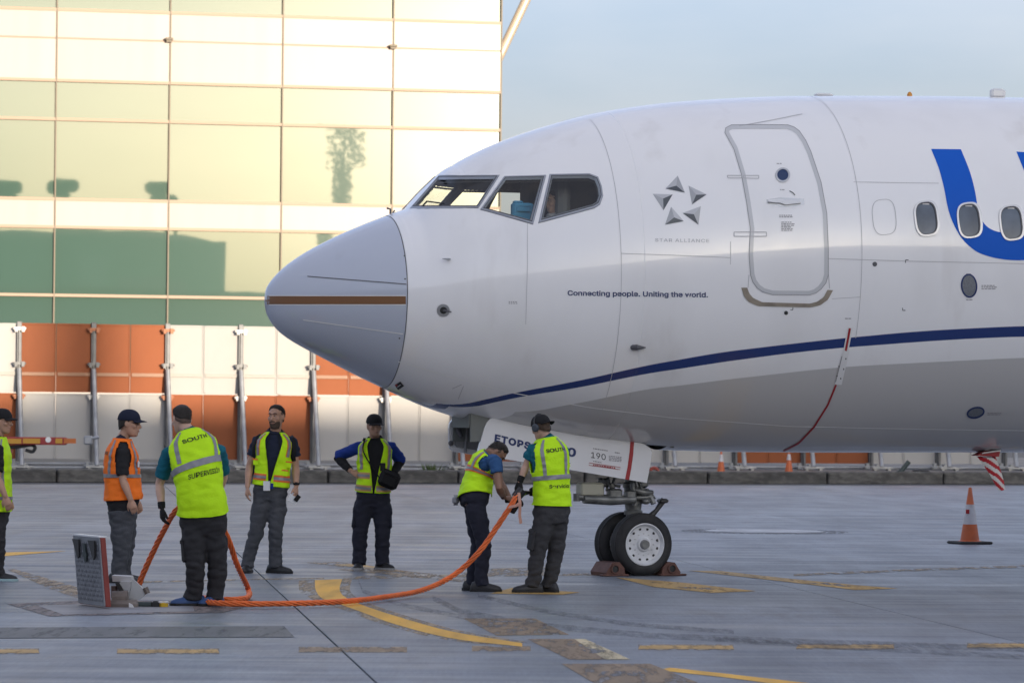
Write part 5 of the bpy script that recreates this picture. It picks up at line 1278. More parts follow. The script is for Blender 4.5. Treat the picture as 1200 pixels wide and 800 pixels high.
    if 'vest' in P:
        v0, v1 = P.get('vspan', (.02, .985)); gap = P.get('gap'); nu, nv = 84, 46; ww = wrinkle(.011 * k, 6.5, seed + 9)
        def tv(j): return v0 + (v1 - v0) * j / (nv - 1)
        def vp(uu, t, off=0.0):
            flare = .012 * max(0, (.45 - t)) / .45
            p = T.pt(uu, t, .022 + flare + off); 
            return p + T.nrm(uu, t) * ww(p, None) * -1 * (1 if t < .8 else .5)
        def gapw(t): return 0 if not gap else gap[0] + (gap[1] - gap[0]) * max(0, (t - v0) / (v1 - v0)) ** 1.3
        def hole(uu, t):
            s_ = abs(sin(uu)); w_ = P.get('hole', .50); tt_ = (t - .80) / .20
            return abs(abs(((uu + pi) % (2 * pi)) - pi) - pi / 2) < w_ * sqrt(max(0, 1 - tt_ * tt_)) and t > .60 and t < .955
        def skp(i, j):
            uu = 2 * pi * (i + .5) / nu; t = (tv(j) + tv(j + 1)) / 2; a = abs(((uu + pi) % (2 * pi)) - pi)
            return hole(uu, t) or (gap and a < gapw(t))
        b = MB()
        if gap:
            def ui(i, j): g_ = gapw(tv(j)); return g_ + (2 * pi - 2 * g_) * i / (nu - 1)
            b.grid(lambda i, j: vp(ui(i, j), tv(j)), nu, nv, skip=lambda i, j: hole(ui(i + .5, j), (tv(j) + tv(min(j + 1, nv - 1))) / 2))
        else: b.grid(lambda i, j: vp(2 * pi * i / nu, tv(j)), nu, nv, closeu=True, skip=skp)
        vo = b.build('vest', P['vest'], r, smooth=True, clean=False); sm = vo.modifiers.new('thickness', 'SOLIDIFY'); sm.thickness = .007; sm.offset = -.3
        def okay(uu, t): return not hole(uu, t) and not (gap and abs(((uu + pi) % (2 * pi)) - pi) < gapw(t) + .03)
        def tape(name, fu, n, m, wid, off=.007):
            """fu(s, side) -> (u, t) along a strip"""
            b = MB(); ok = [okay(*fu(i / (n - 1), .5)) for i in range(n)]
            b.grid(lambda i, j: vp(*fu(i / (n - 1), j / 3), off), n, 4, skip=lambda i, j: not (ok[i] and ok[i + 1])); o2 = b.build(name, m, vo, smooth=True, clean=False)
            return o2
        W_ = P.get('tw', .042)
        for t0 in P.get('bands', (.36,)):
            sl_ = P.get('slope', 0)
            if P.get('trim'): tape('orange_trim', lambda s_, q: (-pi + 2 * pi * s_, t0 - W_ * .65 + (q) * W_ * 2.3 - sl_ * sin(-pi + 2 * pi * s_)), 100, P['trim'], 0, .0055)
            tape('reflective_tape', lambda s_, q: (-pi + 2 * pi * s_, t0 + q * W_ - sl_ * sin(-pi + 2 * pi * s_)), 100, C_TAPE, 0, .0085)
        for us in P.get('straps', (.62, -.62)):
            for back in (0, 1):
                uu = us if not back else (pi - us if us > 0 else -pi - us); t1_ = .965; dw = .10
                tlo = P.get('strap_low', P.get('bands', (.36,))[-1] + W_)
                if P.get('trim'): tape('orange_trim', lambda s_, q: (uu + (q - .5) * dw * 3.0, tlo + (t1_ - tlo) * s_), 40, P['trim'], 0, .005)
                tape('reflective_tape', lambda s_, q: (uu + (q - .5) * dw * 2, tlo + (t1_ - tlo) * s_), 40, C_TAPE, 0, .008)
        if P.get('edge') is not None:
            b = MB(); b.tube([vp(2 * pi * i / 60, v0 + .004, .002) for i in range(61)], .005, 5); b.build('hem', P['edge'], vo, smooth=True)
        P['_vest'] = vo; P['_vp'] = vp
        for (tx, uc, tb0, cap_, wid_, wt) in P.get('print', ()):
            pts, fs, w_ = text_tris(tx, wt); b = MB(); TL = (T.p[2] - T.p[0]).length
            def mp(a, c):
                t = tb0 + (c * cap_) / TL - P.get('slope', 0) * sin(uc); aa = T.sec(t)[0]; return vp(uc + (a / w_ - .5) * wid_ / (aa * .98), t - P.get('tilt', 0) * (a / w_ - .5), .009)
            b.add([mp(a, c) for a, c in pts], fs); b.build('lettering', C_PRINT, vo, clean=False)
    return r, P

def glove(r, P, s, m, curl=None):
    hn = P['hand' + s]; wr = P['_arms'][s][2]; b = MB(); hand_shape(b, wr, hn[0], hn[1], hn[2], hn[3] if len(hn) > 3 else .6, P.get('k', 1), .0032)
    d = Vector(hn[0]).normalized(); b.tube([wr - d * .05, wr + d * .01], [.036, .034], 12); return place(remesh(b, .006, 1), 'glove', m, r)

# 1 -- supervisor with his back to us (bare head, teal shirt)
r1, Q = person(33.2, (228, 710), 'person from behind in yellow supervisor vest and teal shirt, bareheaded, beside the cable loop',
    k=1.03, fp=(.12, .98, 0), fc=(-.10, 1, -.15), pel=(238.5, 612, .02), mid=(233, 562, -.02), neck=(222, 506, .14), head=(213, 491, .22), hf=(-.45, .85, -.30), hu=(-.05, .25, 1), hairline=-.0,
    armL=[(198, 531, .12), (187, 567, .20), (189.5, 594, .10)], handL=[(.1, -.1, -1), (-.9, -.3, 0), -1, .55], armR=[(257, 529, .10), (262, 560, .30), (248, 590, .42)], handR=[(-.7, .5, -.3), (0, .3, 1), 1, .9],
    legL=[(226.5, 622, 0), (229, 663, -.02), (228, 699, .04)], legR=[(250.5, 622, .03), (255, 663, .06), (252.5, 700, .10)], toeL=(-.95, -.30), toeR=(-.55, -.85),
    skin=M_SKIN[0], hair=C_GREYH, shirt=C_TEAL, sleeve=.78, trousers=C_TBLK, waist=.25, shoe=C_SHOEB, sole=C_SOLEB, vest=C_YEL, vspan=(.12, .985), bands=(.60,), tw=.062, slope=.035, tilt=-.03, straps=(.60, -.85), hole=.44, pocket='L', loose=1.1, edge=C_YEL, wide=1.13,
    print=(('SOUTH', pi + .14, .845, .044, .18, .02), ('SUPERVISIÓN', pi + .36, .50, .052, .26, .012)))
glove(r1, Q, 'L', C_GLOVE)
# 2 -- orange vest, navy cap, profile
r2, Q = person(37.9, (142, 683), 'person in orange vest, black shirt and navy cap in profile by the pit lid',
    k=1.01, fp=(1, .15, 0), fc=(1, .18, 0), pel=(144, 604, 0), mid=(142, 562, 0), neck=(144, 512, 0), head=(151.5, 496, -.01), hf=(1, -.12, -.04), belly=.03, deep=1.30, wide=1.1, hk=1.10,
    armR=[(143, 531, -.16), (144, 562, -.22), (153, 585, -.26)], handR=[(.35, 0, -1), (0, -1, 0), 1, .6], armL=[(146, 530, .18), (152, 562, .22), (160, 585, .20)], handL=[(.3, 0, -1), (0, 1, 0), -1, .6],
    legR=[(143, 612, -.09), (142, 648, -.09), (138, 680, -.08)], legL=[(147, 612, .09), (146, 648, .09), (143, 678, .09)], toeR=(1, -.1), toeL=(1, .1),
    skin=M_SKIN[1], hair=C_HAIR, shirt=C_BLKS, sleeve=.85, trousers=C_TGREY, waist=.08, shirt_low=.03, cap=(C_CAP, (1, -.12, 0)), vest=C_ORG, vspan=(.23, .985), bands=(.53,), tw=.045, straps=(.8, -.8), hole=.46, loose=1.12, collar=C_NAVY,
    print=(('OPS', pi * 1.0 + .35, .80, .040, .10, .02),))
hd, f_, u_, l_ = Q['_hd']
q = MB()
for s_ in (1, -1):
    c = hd + f_ * .100 + u_ * .008 + l_ * s_ * .033; q.tube([c + (l_ * cos(a) * .024 + u_ * sin(a) * .016) for a in [2 * pi * i / 14 for i in range(15)]], .0028, 5); q.tube([c + l_ * s_ * .024, hd + l_ * s_ * .082 + u_ * .012 - f_ * .01], .0028, 5)
    q.ell(c, .023, .002, .015, (l_, f_, u_), 12, 4)
q.build('glasses', C_LENS, r2)
T = Q['_T']; q = MB(); q.box(Q['_vp'](-.55, .70, .015), (.02, .085, .06), (T.fc, T.frame(.7)[2], AZ), bev=.004); q.build('badge', C_BADGE, Q['_vest'])
# 3 -- bare headed, open vest, grey trousers
r3, Q = person(40.6, (308, 669), 'bearded person in open yellow vest and grey trousers holding a white paper',
    k=1.04, fp=(-.1, -1, 0), fc=(-.02, -1, 0), pel=(316.5, 577, 0), mid=(320, 543, 0), neck=(322.5, 505, 0), head=(324, 488, -.03), hf=(-.42, -.9, -.02), smile=1, beard=True, gaze=-1,
    armR=[(302, 517, 0), (292.5, 545, .02), (290, 569.5, -.06)], handR=[(-.05, -.1, -1), (-.9, -.3, 0), -1, .5], armL=[(342, 518, 0), (346.5, 545, .03), (347.3, 568.5, -.10)], handL=[(0, -.35, -1), (.9, -.4, 0), 1, .8],
    legR=[(307.5, 583, 0), (301, 620, -.04), (290.5, 656, .03)], legL=[(326, 583, 0), (323, 620, -.06), (322.5, 656, 0)], toeR=(-.15, -1), toeL=(.85, -.55),
    skin=M_SKIN[1], hair=C_HAIR, shirt=C_NAVY, sleeve=.62, trousers=C_TGREY, waist=.2, vest=C_YEL, vspan=(.12, .985), gap=(.02, .50), bands=(.24,), tw=.05, straps=(.85, -.85), strap_low=.62, trim=C_OTR, hole=.48, wide=.98)
T = Q['_T']; vp = Q['_vp']
for uu, t in ((.95, .5), (-.95, .5), (.75, .36)):
    q = MB(); q.box(vp(uu, t, .012), (.075, .012, .06), (T.frame(.4)[2], T.fc, AZ), bev=.004); pk = q.build('pocket', C_YEL, Q['_vest']); q = MB(); q.box(vp(uu, t + .05, .016), (.08, .014, .014), (T.frame(.4)[2], T.fc, AZ)); q.build('pocket_trim', C_OTR, pk)
q = MB(); q.tube(spline([T.pt(.35, .97, .02), T.pt(.25, .7, .035), T.pt(.05, .4, .04), T.pt(-.02, .2, .045)], 16), .005, 5); q.tube(spline([T.pt(-.35, .97, .02), T.pt(-.25, .7, .035), T.pt(-.05, .4, .04), T.pt(-.02, .2, .045)], 16), .005, 5); q.build('lanyard', C_CAPB, r3)
q = MB(); q.box(T.pt(-.05, .12, .06), (.075, .012, .105), (V(1, 0, 0), V(0, 1, 0), AZ), bev=.004); bd = q.build('badge', C_BADGE, r3); q = MB(); q.box(T.pt(.12, .13, .07), (.03, .02, .06), bev=.005); q.build('key_fob', C_ROYAL, bd)
wr = Q['_arms']['L'][2]; q = MB(); q.lathe([(-.011, .036), (.011, .036)], wr + V(0, .008, .02), (0, -.2, 1), 14); q.box(wr + V(.0, -.03, .02), (.035, .012, .035), bev=.006); q.build('watch', C_CAPB, r3)
pq = at(343.5, 584.5, 40.42); q = MB(); q.box(pq, (.105, .006, .07), (V(.9, 0, -.43), V(0, 1, 0), V(.43, 0, .9))); top(q, 'paper', C_BADGE, pq, 'small white folded paper held in the bearded worker\'s lowered hand', 'paper')
pq = at(348.3, 583.5, 40.40); q = MB(); q.box(pq, (.05, .010, .075), (V(.8, 0, -.6), V(0, 1, 0), V(.6, 0, .8)), bev=.004); top(q, 'phone', C_LENS, pq, 'dark phone held with the paper in the bearded worker\'s hand', 'phone')
bk = empty('backpack', T.pt(pi, .5, .12), 'dark backpack worn by the bearded worker in the open yellow vest', 'backpack')
q = MB(); d_, f__, l__ = T.frame(.55); c = T.pt(pi, .52, .13) + l__ * -.07
q.box(c, (.36, .18, .44), (l__, f__, d_), bev=.06); q.box(c - f__ * .10 - d_ * .06, (.28, .09, .24), (l__, f__, d_), bev=.04); q.build('pack', C_CAPB, bk, smooth=40)
for s_ in (1, -1):
    q = MB(); q.tube([T.pt(s_ * pi / 2 + s_ * .75, .80, .06), T.pt(s_ * 1.75, .93, .045), T.pt(s_ * 1.30, .90, .05), T.pt(s_ * 1.12, .78, .05), T.pt(s_ * 1.25, .62, .05), T.pt(s_ * 1.7, .55, .05)], .026, 8, flat=.35); q.build('strap', C_CAPB, bk, smooth=True)
# 4 -- hands on hips, royal blue sleeves
r4, Q = person(41.7, (438, 667), 'person with hands on hips, blue sleeves, yellow vest and dark cap',
    k=1.0, fp=(.05, -1, 0), fc=(.10, -1, 0), pel=(437, 583, 0), mid=(438.5, 550, -.02), neck=(439.5, 513, 0), head=(438.5, 498.5, -.03), hf=(.38, -.92, -.10), belly=.03,
    armR=[(420.5, 524, 0), (395.5, 535, .12), (411, 551.5, -.06)], handR=[(.85, -.2, -.45), (-.3, -.5, .7), -1, .7], armL=[(458.5, 524, 0), (469.5, 540, .12), (459.5, 556, -.05)], handL=[(-.85, -.2, -.45), (.3, -.5, .7), 1, .7],
    legR=[(426.5, 588, 0), (422, 623, -.03), (421, 655, .02)], legL=[(447.5, 588, 0), (448.5, 623, -.03), (447.5, 655, .02)], toeR=(-.1, -1), toeL=(.62, -.78),
    skin=M_SKIN[1], hair=C_HAIR, shirt=C_ROYAL, sleeve=1.0, sleeve2=C_CAPB, trousers=C_TNAV, waist=.2, cap=(C_CAPB, (.38, -.92, 0)), vest=C_YEL, vspan=(.12, .985), gap=(.03, .50), bands=(.17, .38), tw=.045, straps=(.82, -.82), strap_low=.50, trim=mat('tan_trim', (.55, .33, .12), .6), hole=.48, pocket='LR', loose=1.12, collar=C_CAPB, sole=C_SOLE)
T = Q['_T']; q = MB(); q.grid(lambda i, j: T.pt((i / 10 - .5) * 1.25 * (.35 + .65 * j / 11), .1 + .87 * j / 11, .012), 11, 12); q.build('dark_shirt_front', C_CAPB, r4, smooth=True)
for tr_ in (.25, .16):
    q = MB(); q.tube([Q['_legs']['R'][1] + V(-.06, -.09, .12), Q['_legs']['R'][1] + V(.06, -.09, .12)], .006, 6)
bagc = at(456, 561.5, 41.46); bg_ = empty('crossbody_bag', bagc, 'black crossbody bag hanging at the hip of the worker with hands on hips', 'bag')
q = MB(); q.box(bagc, (.23, .10, .20), (V(.92, 0, -.38), V(0, 1, 0), V(.38, 0, .92)), bev=.035); q.box(bagc + V(-.005, -.05, -.01), (.17, .03, .12), (V(.92, 0, -.38), V(0, 1, 0), V(.38, 0, .92)), bev=.014); q.build('pouch', C_CAPB, bg_, smooth=40)
q = MB(); vp = Q['_vp']; q.tube(spline([vp(-2.2, .96, .02), vp(-.95, .955, .022), vp(-.55, .78, .026), vp(-.12, .55, .026), vp(.35, .34, .03), bagc + V(-.06, -.02, .11)], 30), .024, 8, flat=.3, axis=(0, 1, 0)); q.build('strap', C_CAPB, bg_, smooth=True)
q = MB(); q.box(vp(.35, .55, .02), (.06, .012, .09), bev=.004); q.build('radio_mic', C_LENS, r4)
# 5 -- bending worker
r5, Q = person(36.6, (560, 692), 'person bending low in navy trousers, blue shirt and yellow vest, gripping the cable end',
    k=.98, fp=(.82, .12, -.45), fc=(.62, .10, -.78), pel=(556.5, 585, .0), mid=(561, 556, .06), neck=(576, 532, .05), head=(581.5, 531, .10), hf=(.55, -.15, -.82), hu=(.80, .1, .55), belly=.02,
    armR=[(580.5, 540.5, -.18), (585, 571.5, -.24), (590, 582.5, .0)], handR=[(.9, .2, -.1), (-.1, -.3, .9), 1, .9], armL=[(579, 537, .20), (586, 565, .24), (598, 585, .12)], handL=[(.8, -.2, 0), (-.1, .5, .8), -1, .9],
    legR=[(557.5, 592, -.09), (567, 638, -.08), (563, 680, -.06)], legL=[(554.5, 592, .09), (561, 637, .12), (553.5, 677, .16)], toeR=(.96, -.15), toeL=(.95, .1),
    skin=M_SKIN[2], hair=C_HAIR, shirt=C_BLUE, sleeve=.45, trousers=C_TNAV, waist=.2, vest=C_YEL, vspan=(.04, .97), gap=(.25, .5), bands=(.52,), tw=.05, straps=(.75, -.75), trim=C_OTR, hole=.52, loose=.98)
wr = Q['_arms']['R'][1].lerp(Q['_arms']['R'][2], .75); q = MB(); q.tube([wr - V(.012, 0, 0), wr + V(.014, 0, 0)], .034, 12); q.build('watch', C_CAPB, r5)
glove(r5, Q, 'L', C_GLOVE)
T = Q['_T']; q = MB(); c = T.pt(pi - .5, .02, .05); q.box(c, (.07, .16, .10), bev=.03); q.build('waist_pouch', MATS['galvanised_steel'], r5, smooth=40)
# 6 -- headset worker seen from behind
r6, Q = person(36.4, (630, 695), 'person from behind in ear defenders, black cap and yellow vest beside the gear door',
    k=.97, fp=(-.30, .95, 0), fc=(-.42, .90, -.05), pel=(646, 602, 0), mid=(646, 562, .0), neck=(639.5, 511.5, .02), head=(634, 500.5, .02), hf=(-.72, .62, -.25),
    armL=[(624.5, 527, .02), (616.5, 546, .04), (609.5, 563, .0)], handL=[(-.35, -.1, -1), (-.7, -.5, .2), -1, .8], armR=[(660, 529, .14), (652, 560, .36), (622, 577, .22)], handR=[(-1, -.3, 0), (0, .2, 1), 1, .9],
    legL=[(636, 610, -.05), (630, 650, -.02), (625, 684, .0)], legR=[(654, 610, .05), (651, 650, .08), (644, 683, .10)], toeL=(-.97, -.12), toeR=(-.75, .5),
    skin=M_SKIN[0], hair=C_BROWNH, shirt=C_TEAL, sleeve=.62, trousers=C_TGR2, waist=.25, cap=(C_CAPB, (.75, -.55, 0)), vest=C_YEL, vspan=(.14, .985), bands=(.50,), tw=.055, straps=(.56, -.56), hole=.50, pocket='L', loose=1.04, edge=C_YEL,
    print=(('SOUTH', pi + .12, .82, .042, .16, .02), ('Servicios', pi + .25, .39, .048, .19, .012)))
glove(r6, Q, 'L', C_GLOVE); glove(r6, Q, 'R', C_GLOVE)
sh, el, wr = Q['_arms']['R']; q = MB(); q.tube([el, el.lerp(wr, .96)], [.05, .042], 14); q.build('dark_gauntlet', C_GLOVE, r6, smooth=True)
hd, f_, u_, l_ = Q['_hd']; q = MB(); q.tube([hd + (l_ * cos(a) * .098 + u_ * (sin(a) * .135) - f_ * .005) for a in [pi * i / 16 for i in range(17)]], .009, 8); em_ = q.build('headband', C_LENS, r6, smooth=True)
for s_ in (1, -1):
    q = MB(); q.lathe([(0, .030), (.006, .040), (.026, .040), (.036, .030), (.037, .01)], hd + l_ * s_ * .076 - u_ * .008 - f_ * .004, l_ * s_, 18); q.build('ear_cup', mat('ear_defender', (.045, .055, .07), .4), em_, smooth=40)
# 7 -- cut off by the left edge of the frame
r7, Q = person(38.1, (-6, 681), 'person cut off by the left edge, in black cap and yellow vest',
    k=1.02, fp=(1, -.1, 0), fc=(1, -.15, 0), pel=(-6, 603, 0), mid=(-5, 560, 0), neck=(-3, 510, 0), head=(2.5, 493.5, 0), hf=(1, -.25, -.03), belly=.02,
    armR=[(-4, 527, -.17), (-3, 560, -.22), (6, 581, -.25)], handR=[(.35, 0, -1), (0, -1, 0), 1, .5], armL=[(-3, 526, .17), (-1, 560, .22), (8, 582, .22)], handL=[(.4, 0, -1), (0, 1, 0), -1, .5],
    legR=[(-6, 611, -.09), (-3, 646, -.10), (-4, 674, -.10)], legL=[(-4, 611, .09), (-10, 646, .08), (-18, 674, .08)], toeR=(1, -.1), toeL=(1, .1),
    skin=M_SKIN[1], hair=C_HAIR, shirt=C_BLKS, sleeve=.8, trousers=C_TBLK, waist=.2, cap=(C_CAPB, (1, -.25, 0)), vest=C_YEL, vspan=(.05, .985), bands=(.22,), tw=.045, straps=(.8, -.8), hole=.46, sole=C_SOLET, loose=1.02)

# ---- the orange power cable: twisted strands, from the pit over the supervisor's hand and along the ground to the two workers
m_cab = mat('orange_cable', (.90, .19, .04), .5, var=.12, vscale=5, dirt=(.25, .07, .03), dscale=4, damt=.4)
cp = [at(163, 684, 34.3), at(172, 662, 34.2), at(190, 625, 33.9), at(206, 598, 33.55), at(225, 588, 33.62), at(248, 600, 33.62), at(266, 628, 33.75), at(278, 662, 34.1), at(291, 690, 34.8)]
g1 = gp(291, 698.5, .045); cp += [g1, gp(283, 701.5, .042), gp(262, 702, .042), gp(238, 700, .042), gp(222, 699.5, .042), gp(236, 703.5, .042), gp(262, 706.5, .042), gp(320, 707, .042), gp(400, 704.5, .042), gp(455, 698.5, .042), gp(495, 691, .06), at(530, 674.5, 36.15), at(560, 648, 36.15), at(585, 613, 36.15), at(600, 590, 36.15), at(608, 575, 36.2)]
path = spline(cp, 460)
cab = empty('power_cable', V(g1.x, g1.y, 0), 'thick twisted orange power cable looping from the pit across the ground to two workers', 'cable')
L = [0]
for a, c in zip(path, path[1:]): L.append(L[-1] + (c - a).length)
NS = 5
for k in range(NS):
    pts = []; ref = None
    for i, p in enumerate(path):
        t = (path[min(i + 1, len(path) - 1)] - path[max(i - 1, 0)]).normalized(); u0 = V(0, 0, 1) if ref is None else ref; u0 = (u0 - t * u0.dot(t)).normalized(); ref = u0; w0 = t.cross(u0)
        a = 2 * pi * k / NS + L[i] * 2 * pi / .42 + .5 * sin(L[i] * 1.3); rr = .0182 * (1 + .16 * noise.noise(Vector((L[i] * 3, k * 5, 0)))); pts.append(p + u0 * cos(a) * rr + w0 * sin(a) * rr)
    q = MB(); q.tube(pts, .0094, 8); q.build('strand', m_cab, cab, smooth=True, clean=False)
e = at(604, 584, 36.1); q = MB(); q.tube([at(597, 594, 36.1), at(604, 592.5, 36.05), at(609, 590, 36.1)], .022, 8, flat=.4); q.build('cable_tie', mat('pale_pink_strap', (.55, .28, .20), .6), cab)
q = MB(); q.tube([at(608, 577, 36.02), at(609.5, 590, 36.0), at(609, 604, 36.02), at(610.5, 613, 36.03)], .020, 8, flat=.25); q.build('hanging_strap', MATS['pale_pink_strap'], cab)
q = MB(); q.tube([at(604, 583, 36.2), at(612, 574, 36.22)], [.05, .055], 14); q.tube([at(600, 600, 36.25), at(604, 590, 36.22)], [.03, .05], 10); q.build('connector_head', C_LENS, cab, smooth=40)

# ---- flight deck: pilot and blue bag
bagp = at(606, 246, 40.1)
q = MB(); pb_ = AP(2.60, .92, 3.90); q.box(pb_, (.24, .10, .20), aax, bev=.02); q.box(pb_ + AZ * .03 + AN * .052, (.16, .02, .06), aax, bev=.01); q.box(pb_ + AZ * .105 - AT * .05, (.1, .08, .03), aax, bev=.01); top(q, 'flight_bag', mat('sky_blue_bag', (.06, .30, .50), .7), pb_ - AZ * .12, 'bright blue bag standing inside the second cockpit side window', 'bag')

sp_ = AP(2.98, .55, 4.0); Dp = sp_.y
rp, Qp = person(Dp, (643, 300), 'person in white pilot shirt seated behind the rear cockpit side window',
    floor=3.33, k=.95, fp=-AT, fc=-AT, pel=(648, 296, 0), mid=(648, 272, 0), neck=(649, 252, 0), head=(650, 236.5, 0), hf=-AT,
    armL=[(650, 262, -.17), (646, 284, -.20), (630, 286, -.16)], handL=[(-1, 0, 0), (0, 0, 1), 1, .6], armR=[(650, 262, .17), (646, 284, .20), (630, 286, .16)], handR=[(-1, 0, 0), (0, 0, 1), -1, .6],
    legL=[(646, 300, -.1), (602, 298, -.1), (600, 330, -.1)], legR=[(646, 300, .1), (602, 298, .1), (600, 330, .1)], toeL=(-1, 0), toeR=(-1, 0),
    skin=M_SKIN[0], hair=C_HAIR, shirt=cloth('white_shirt', (.6, .6, .62)), sleeve=.6, trousers=C_TNAV, waist=.2)

# ================================================================== chocks, cones, small things on the apron
m_chock = mat('rusty_chock_steel', (.13, .062, .047), .7, .1, var=.3, vscale=10, dirt=(.10, .06, .05), dscale=8, damt=.6)
def chock(loc, sgn, label, green):
    r = empty('wheel_chock', loc, label, 'wheel chock', 'chocks at the nose wheels'); b = MB(); L = .42; y0 = -.31
    a = wf * sgn; o = loc
    poly = [(.0, .0), (.22, .0), (.23, .04), (.16, .145), (.075, .155), (.015, .09)]
    pts = [o + a * x + AZ * z + wn * .22 for x, z in poly]
    b.prism(pts, -wn * L); b.build('body', m_chock, r, smooth=20)
    b = MB(); c = o + a * .125 + AZ * .078 + wn * .22; b.lathe([(-.002, .052), (.018, .052), (.018, .038), (-.02, .038)], c, wn, 18, cap=False); b.build('pipe_end', m_chock, r, smooth=30)
    b = MB(); b.lathe([(.004, .037), (.005, .001)], c, wn, 18); b.build('pipe_bore', m_blk, r)
    b = MB(); b.box(o + a * .13 + AZ * .012 + wn * .21, (.32, .1, .022), (wf, wn, AZ), bev=.008); b.build('base_flange', m_chock, r)
    if green:
        b = MB(); b.grid(lambda i, j: o + a * (.26 - .16 * i / 8 + .02 * sin(j)) + AZ * (.18 - .17 * (1 - i / 8) ** 1.3 + .006 * sin(j * 1.7 + i)) + wn * (.34 - .42 * j / 12) + a * .012, 9, 13); b.build('net_cover', mat('green_net', (.035, .09, .04), .8, bump=.6, bscale=90), r)
        b = MB(); b.tube(spline([o + a * .2 + AZ * .03 + wn * .33, o + a * .26 + AZ * .01 + wn * .36, o + a * .3 + AZ * .012 + wn * .30], 10), .008, 6); b.build('cord', m_chock, r)
    return r
chock(V(WC.x, WC.y, 0) - wf * .235 + wn * .1, -1, 'rust brown wheel chock ahead of the nose wheel, left of the tyre', False)
chock(V(WC.x, WC.y, 0) + wf * .20 + wn * .1, 1, 'rust brown wheel chock behind the nose wheel, right of the tyre', False)

m_cone = mat('orange_cone_plastic', (.50, .11, .03), .5, var=.15, vscale=6, dirt=(.2, .07, .04), dscale=5, damt=.5)
m_cone_b = mat('black_cone_base', (.02, .02, .021), .7)
m_refl = mat('grey_reflective_sleeve', (.5, .5, .53), .4, .2, dirt=(.3, .25, .24), dscale=6, damt=.6)
def cone(loc, label, h, sleeve, rz, tilt=0.0, bw=.25):
    r = empty('traffic_cone', loc, label, 'traffic cone', 'orange traffic cones'); k = h / .8
    R = lambda z: (.135 - .112 * z / .76) * k
    b = MB(); b.box(V(*loc) + V(0, 0, .02), (2 * bw, 2 * bw, .04), (V(cos(rz), sin(rz), 0), V(-sin(rz), cos(rz), 0), AZ), bev=.015); b.build('base', m_cone_b, r)
    b = MB(); b.lathe([(.04, R(0) + .03 * k), (.055, R(0)), (.4 * k, R(.36)), (h - .01, R(.76)), (h, R(.76) * .6)], loc, AZ, 24); b.build('cone_body', m_cone, r, smooth=40)
    for z0, z1 in sleeve:
        b = MB(); b.lathe([(z0 * k, R(z0 - .04) + .003), (z1 * k, R(z1 - .04) + .003)], loc, AZ, 24, cap=False); b.build('reflective_sleeve', m_refl, r, smooth=40)
    return r
gc = gp(1136.5, 637)
cn = cone(gc, 'tall orange cone with grey reflective sleeve standing alone on the open apron', .80, [(.28, .56)], .3, bw=.25)
q = MB(); q.box(gc + V(-.045, -.088, .46), (.05, .01, .06)); q.build('red_tag', m_red, cn)
def strip_pt(px, py):
    # a point on the service strip behind the kerb
    d = ray(px, py); q_ = FP + fd * 12; z = zbase(q_.x) - .015; p = CAM + d * ((z - EYE) / d.z)
    return p
def sp_at(px, back):
    t = (on_plane(px, 545, KA - kn * back, kn)); t.z = 0.10 + (0.2 - .1) * min(back / 16, 1); return t
c1 = sp_at(845, 6.0); cone(c1, 'faded orange cone behind the kerb, left of the pair below the fuselage', .78, [(.44, .66)], .1, bw=.3)
c2 = sp_at(924.5, 6.0); cone(c2, 'faded orange cone behind the kerb, right of the pair below the fuselage', .78, [(.5, .68)], .2, bw=.3)
m_hose = mat('red_hose', (.26, .05, .035), .6)
for px, lb in ((754, 'left'), (766.5, 'right')):
    c = sp_at(px, 3.0); q = MB()
    for k in range(3): 
        y = k * .09 - .09
        q.tube([c + V(cos(a) * .12, y, .17 + sin(a) * .12) for a in [2 * pi * i / 14 for i in range(15)]], .05, 8)
    top(q, 'hose_coil', m_hose, c, 'red hose coil behind the kerb, %s one of the pair under the belly' % lb, 'hose coil', 'red hose coils behind the kerb')
m_dk = mat('dark_fitting', (.03, .045, .045), .6)
c = sp_at(1059, 3.0); q = MB(); q.box(c + V(0, 0, .12), (.45, .3, .2), bev=.05); q.tube([c + V(-.1, -.1, .2), c + V(.15, 0, .5)], .07, 10); q.tube([c + V(-.15, -.17, .12), c + V(-.15, .2, .12)], .12, 12); top(q, 'pipe_fitting', m_dk, c, 'dark greenish pipe fitting with raised neck behind the kerb', 'pipe fitting')
c = sp_at(1079, 3.0); q = MB(); q.box(c + V(0, 0, .14), (.6, .3, .24), bev=.07)
for k in range(3): q.tube([c + V(-.2 + k * .2, -.17, .14), c + V(-.2 + k * .2, .17, .14)], .1, 10)
top(q, 'rubber_block', m_blk, c, 'black rubber block lying behind the kerb beside the pipe fitting', 'rubber block')
# weed in the kerb
q = MB(); c = sp_at(507, .75); c.z = .1; rnd = random.Random(2)
for i in range(150):
    a = rnd.uniform(0, 6.28); l = rnd.uniform(.15, .48); r0 = rnd.uniform(0, .22); b0 = c + V(cos(a) * r0 * 1.6, sin(a) * r0, 0); tip = b0 + V(cos(a) * l * .45, sin(a) * l * .4, l); md = b0.lerp(tip, .5) + V(0, 0, .05); w = V(-sin(a), cos(a), 0) * .014
    q.add([b0 - w, b0 + w, md + w * 1.3, md - w * 1.3, tip], [(0, 1, 2, 3), (3, 2, 4)])
top(q, 'weed', mat('weed_leaf', (.07, .10, .035), .8, var=.4, vscale=6), c, 'small tuft of green weed growing behind the kerb', 'weed')
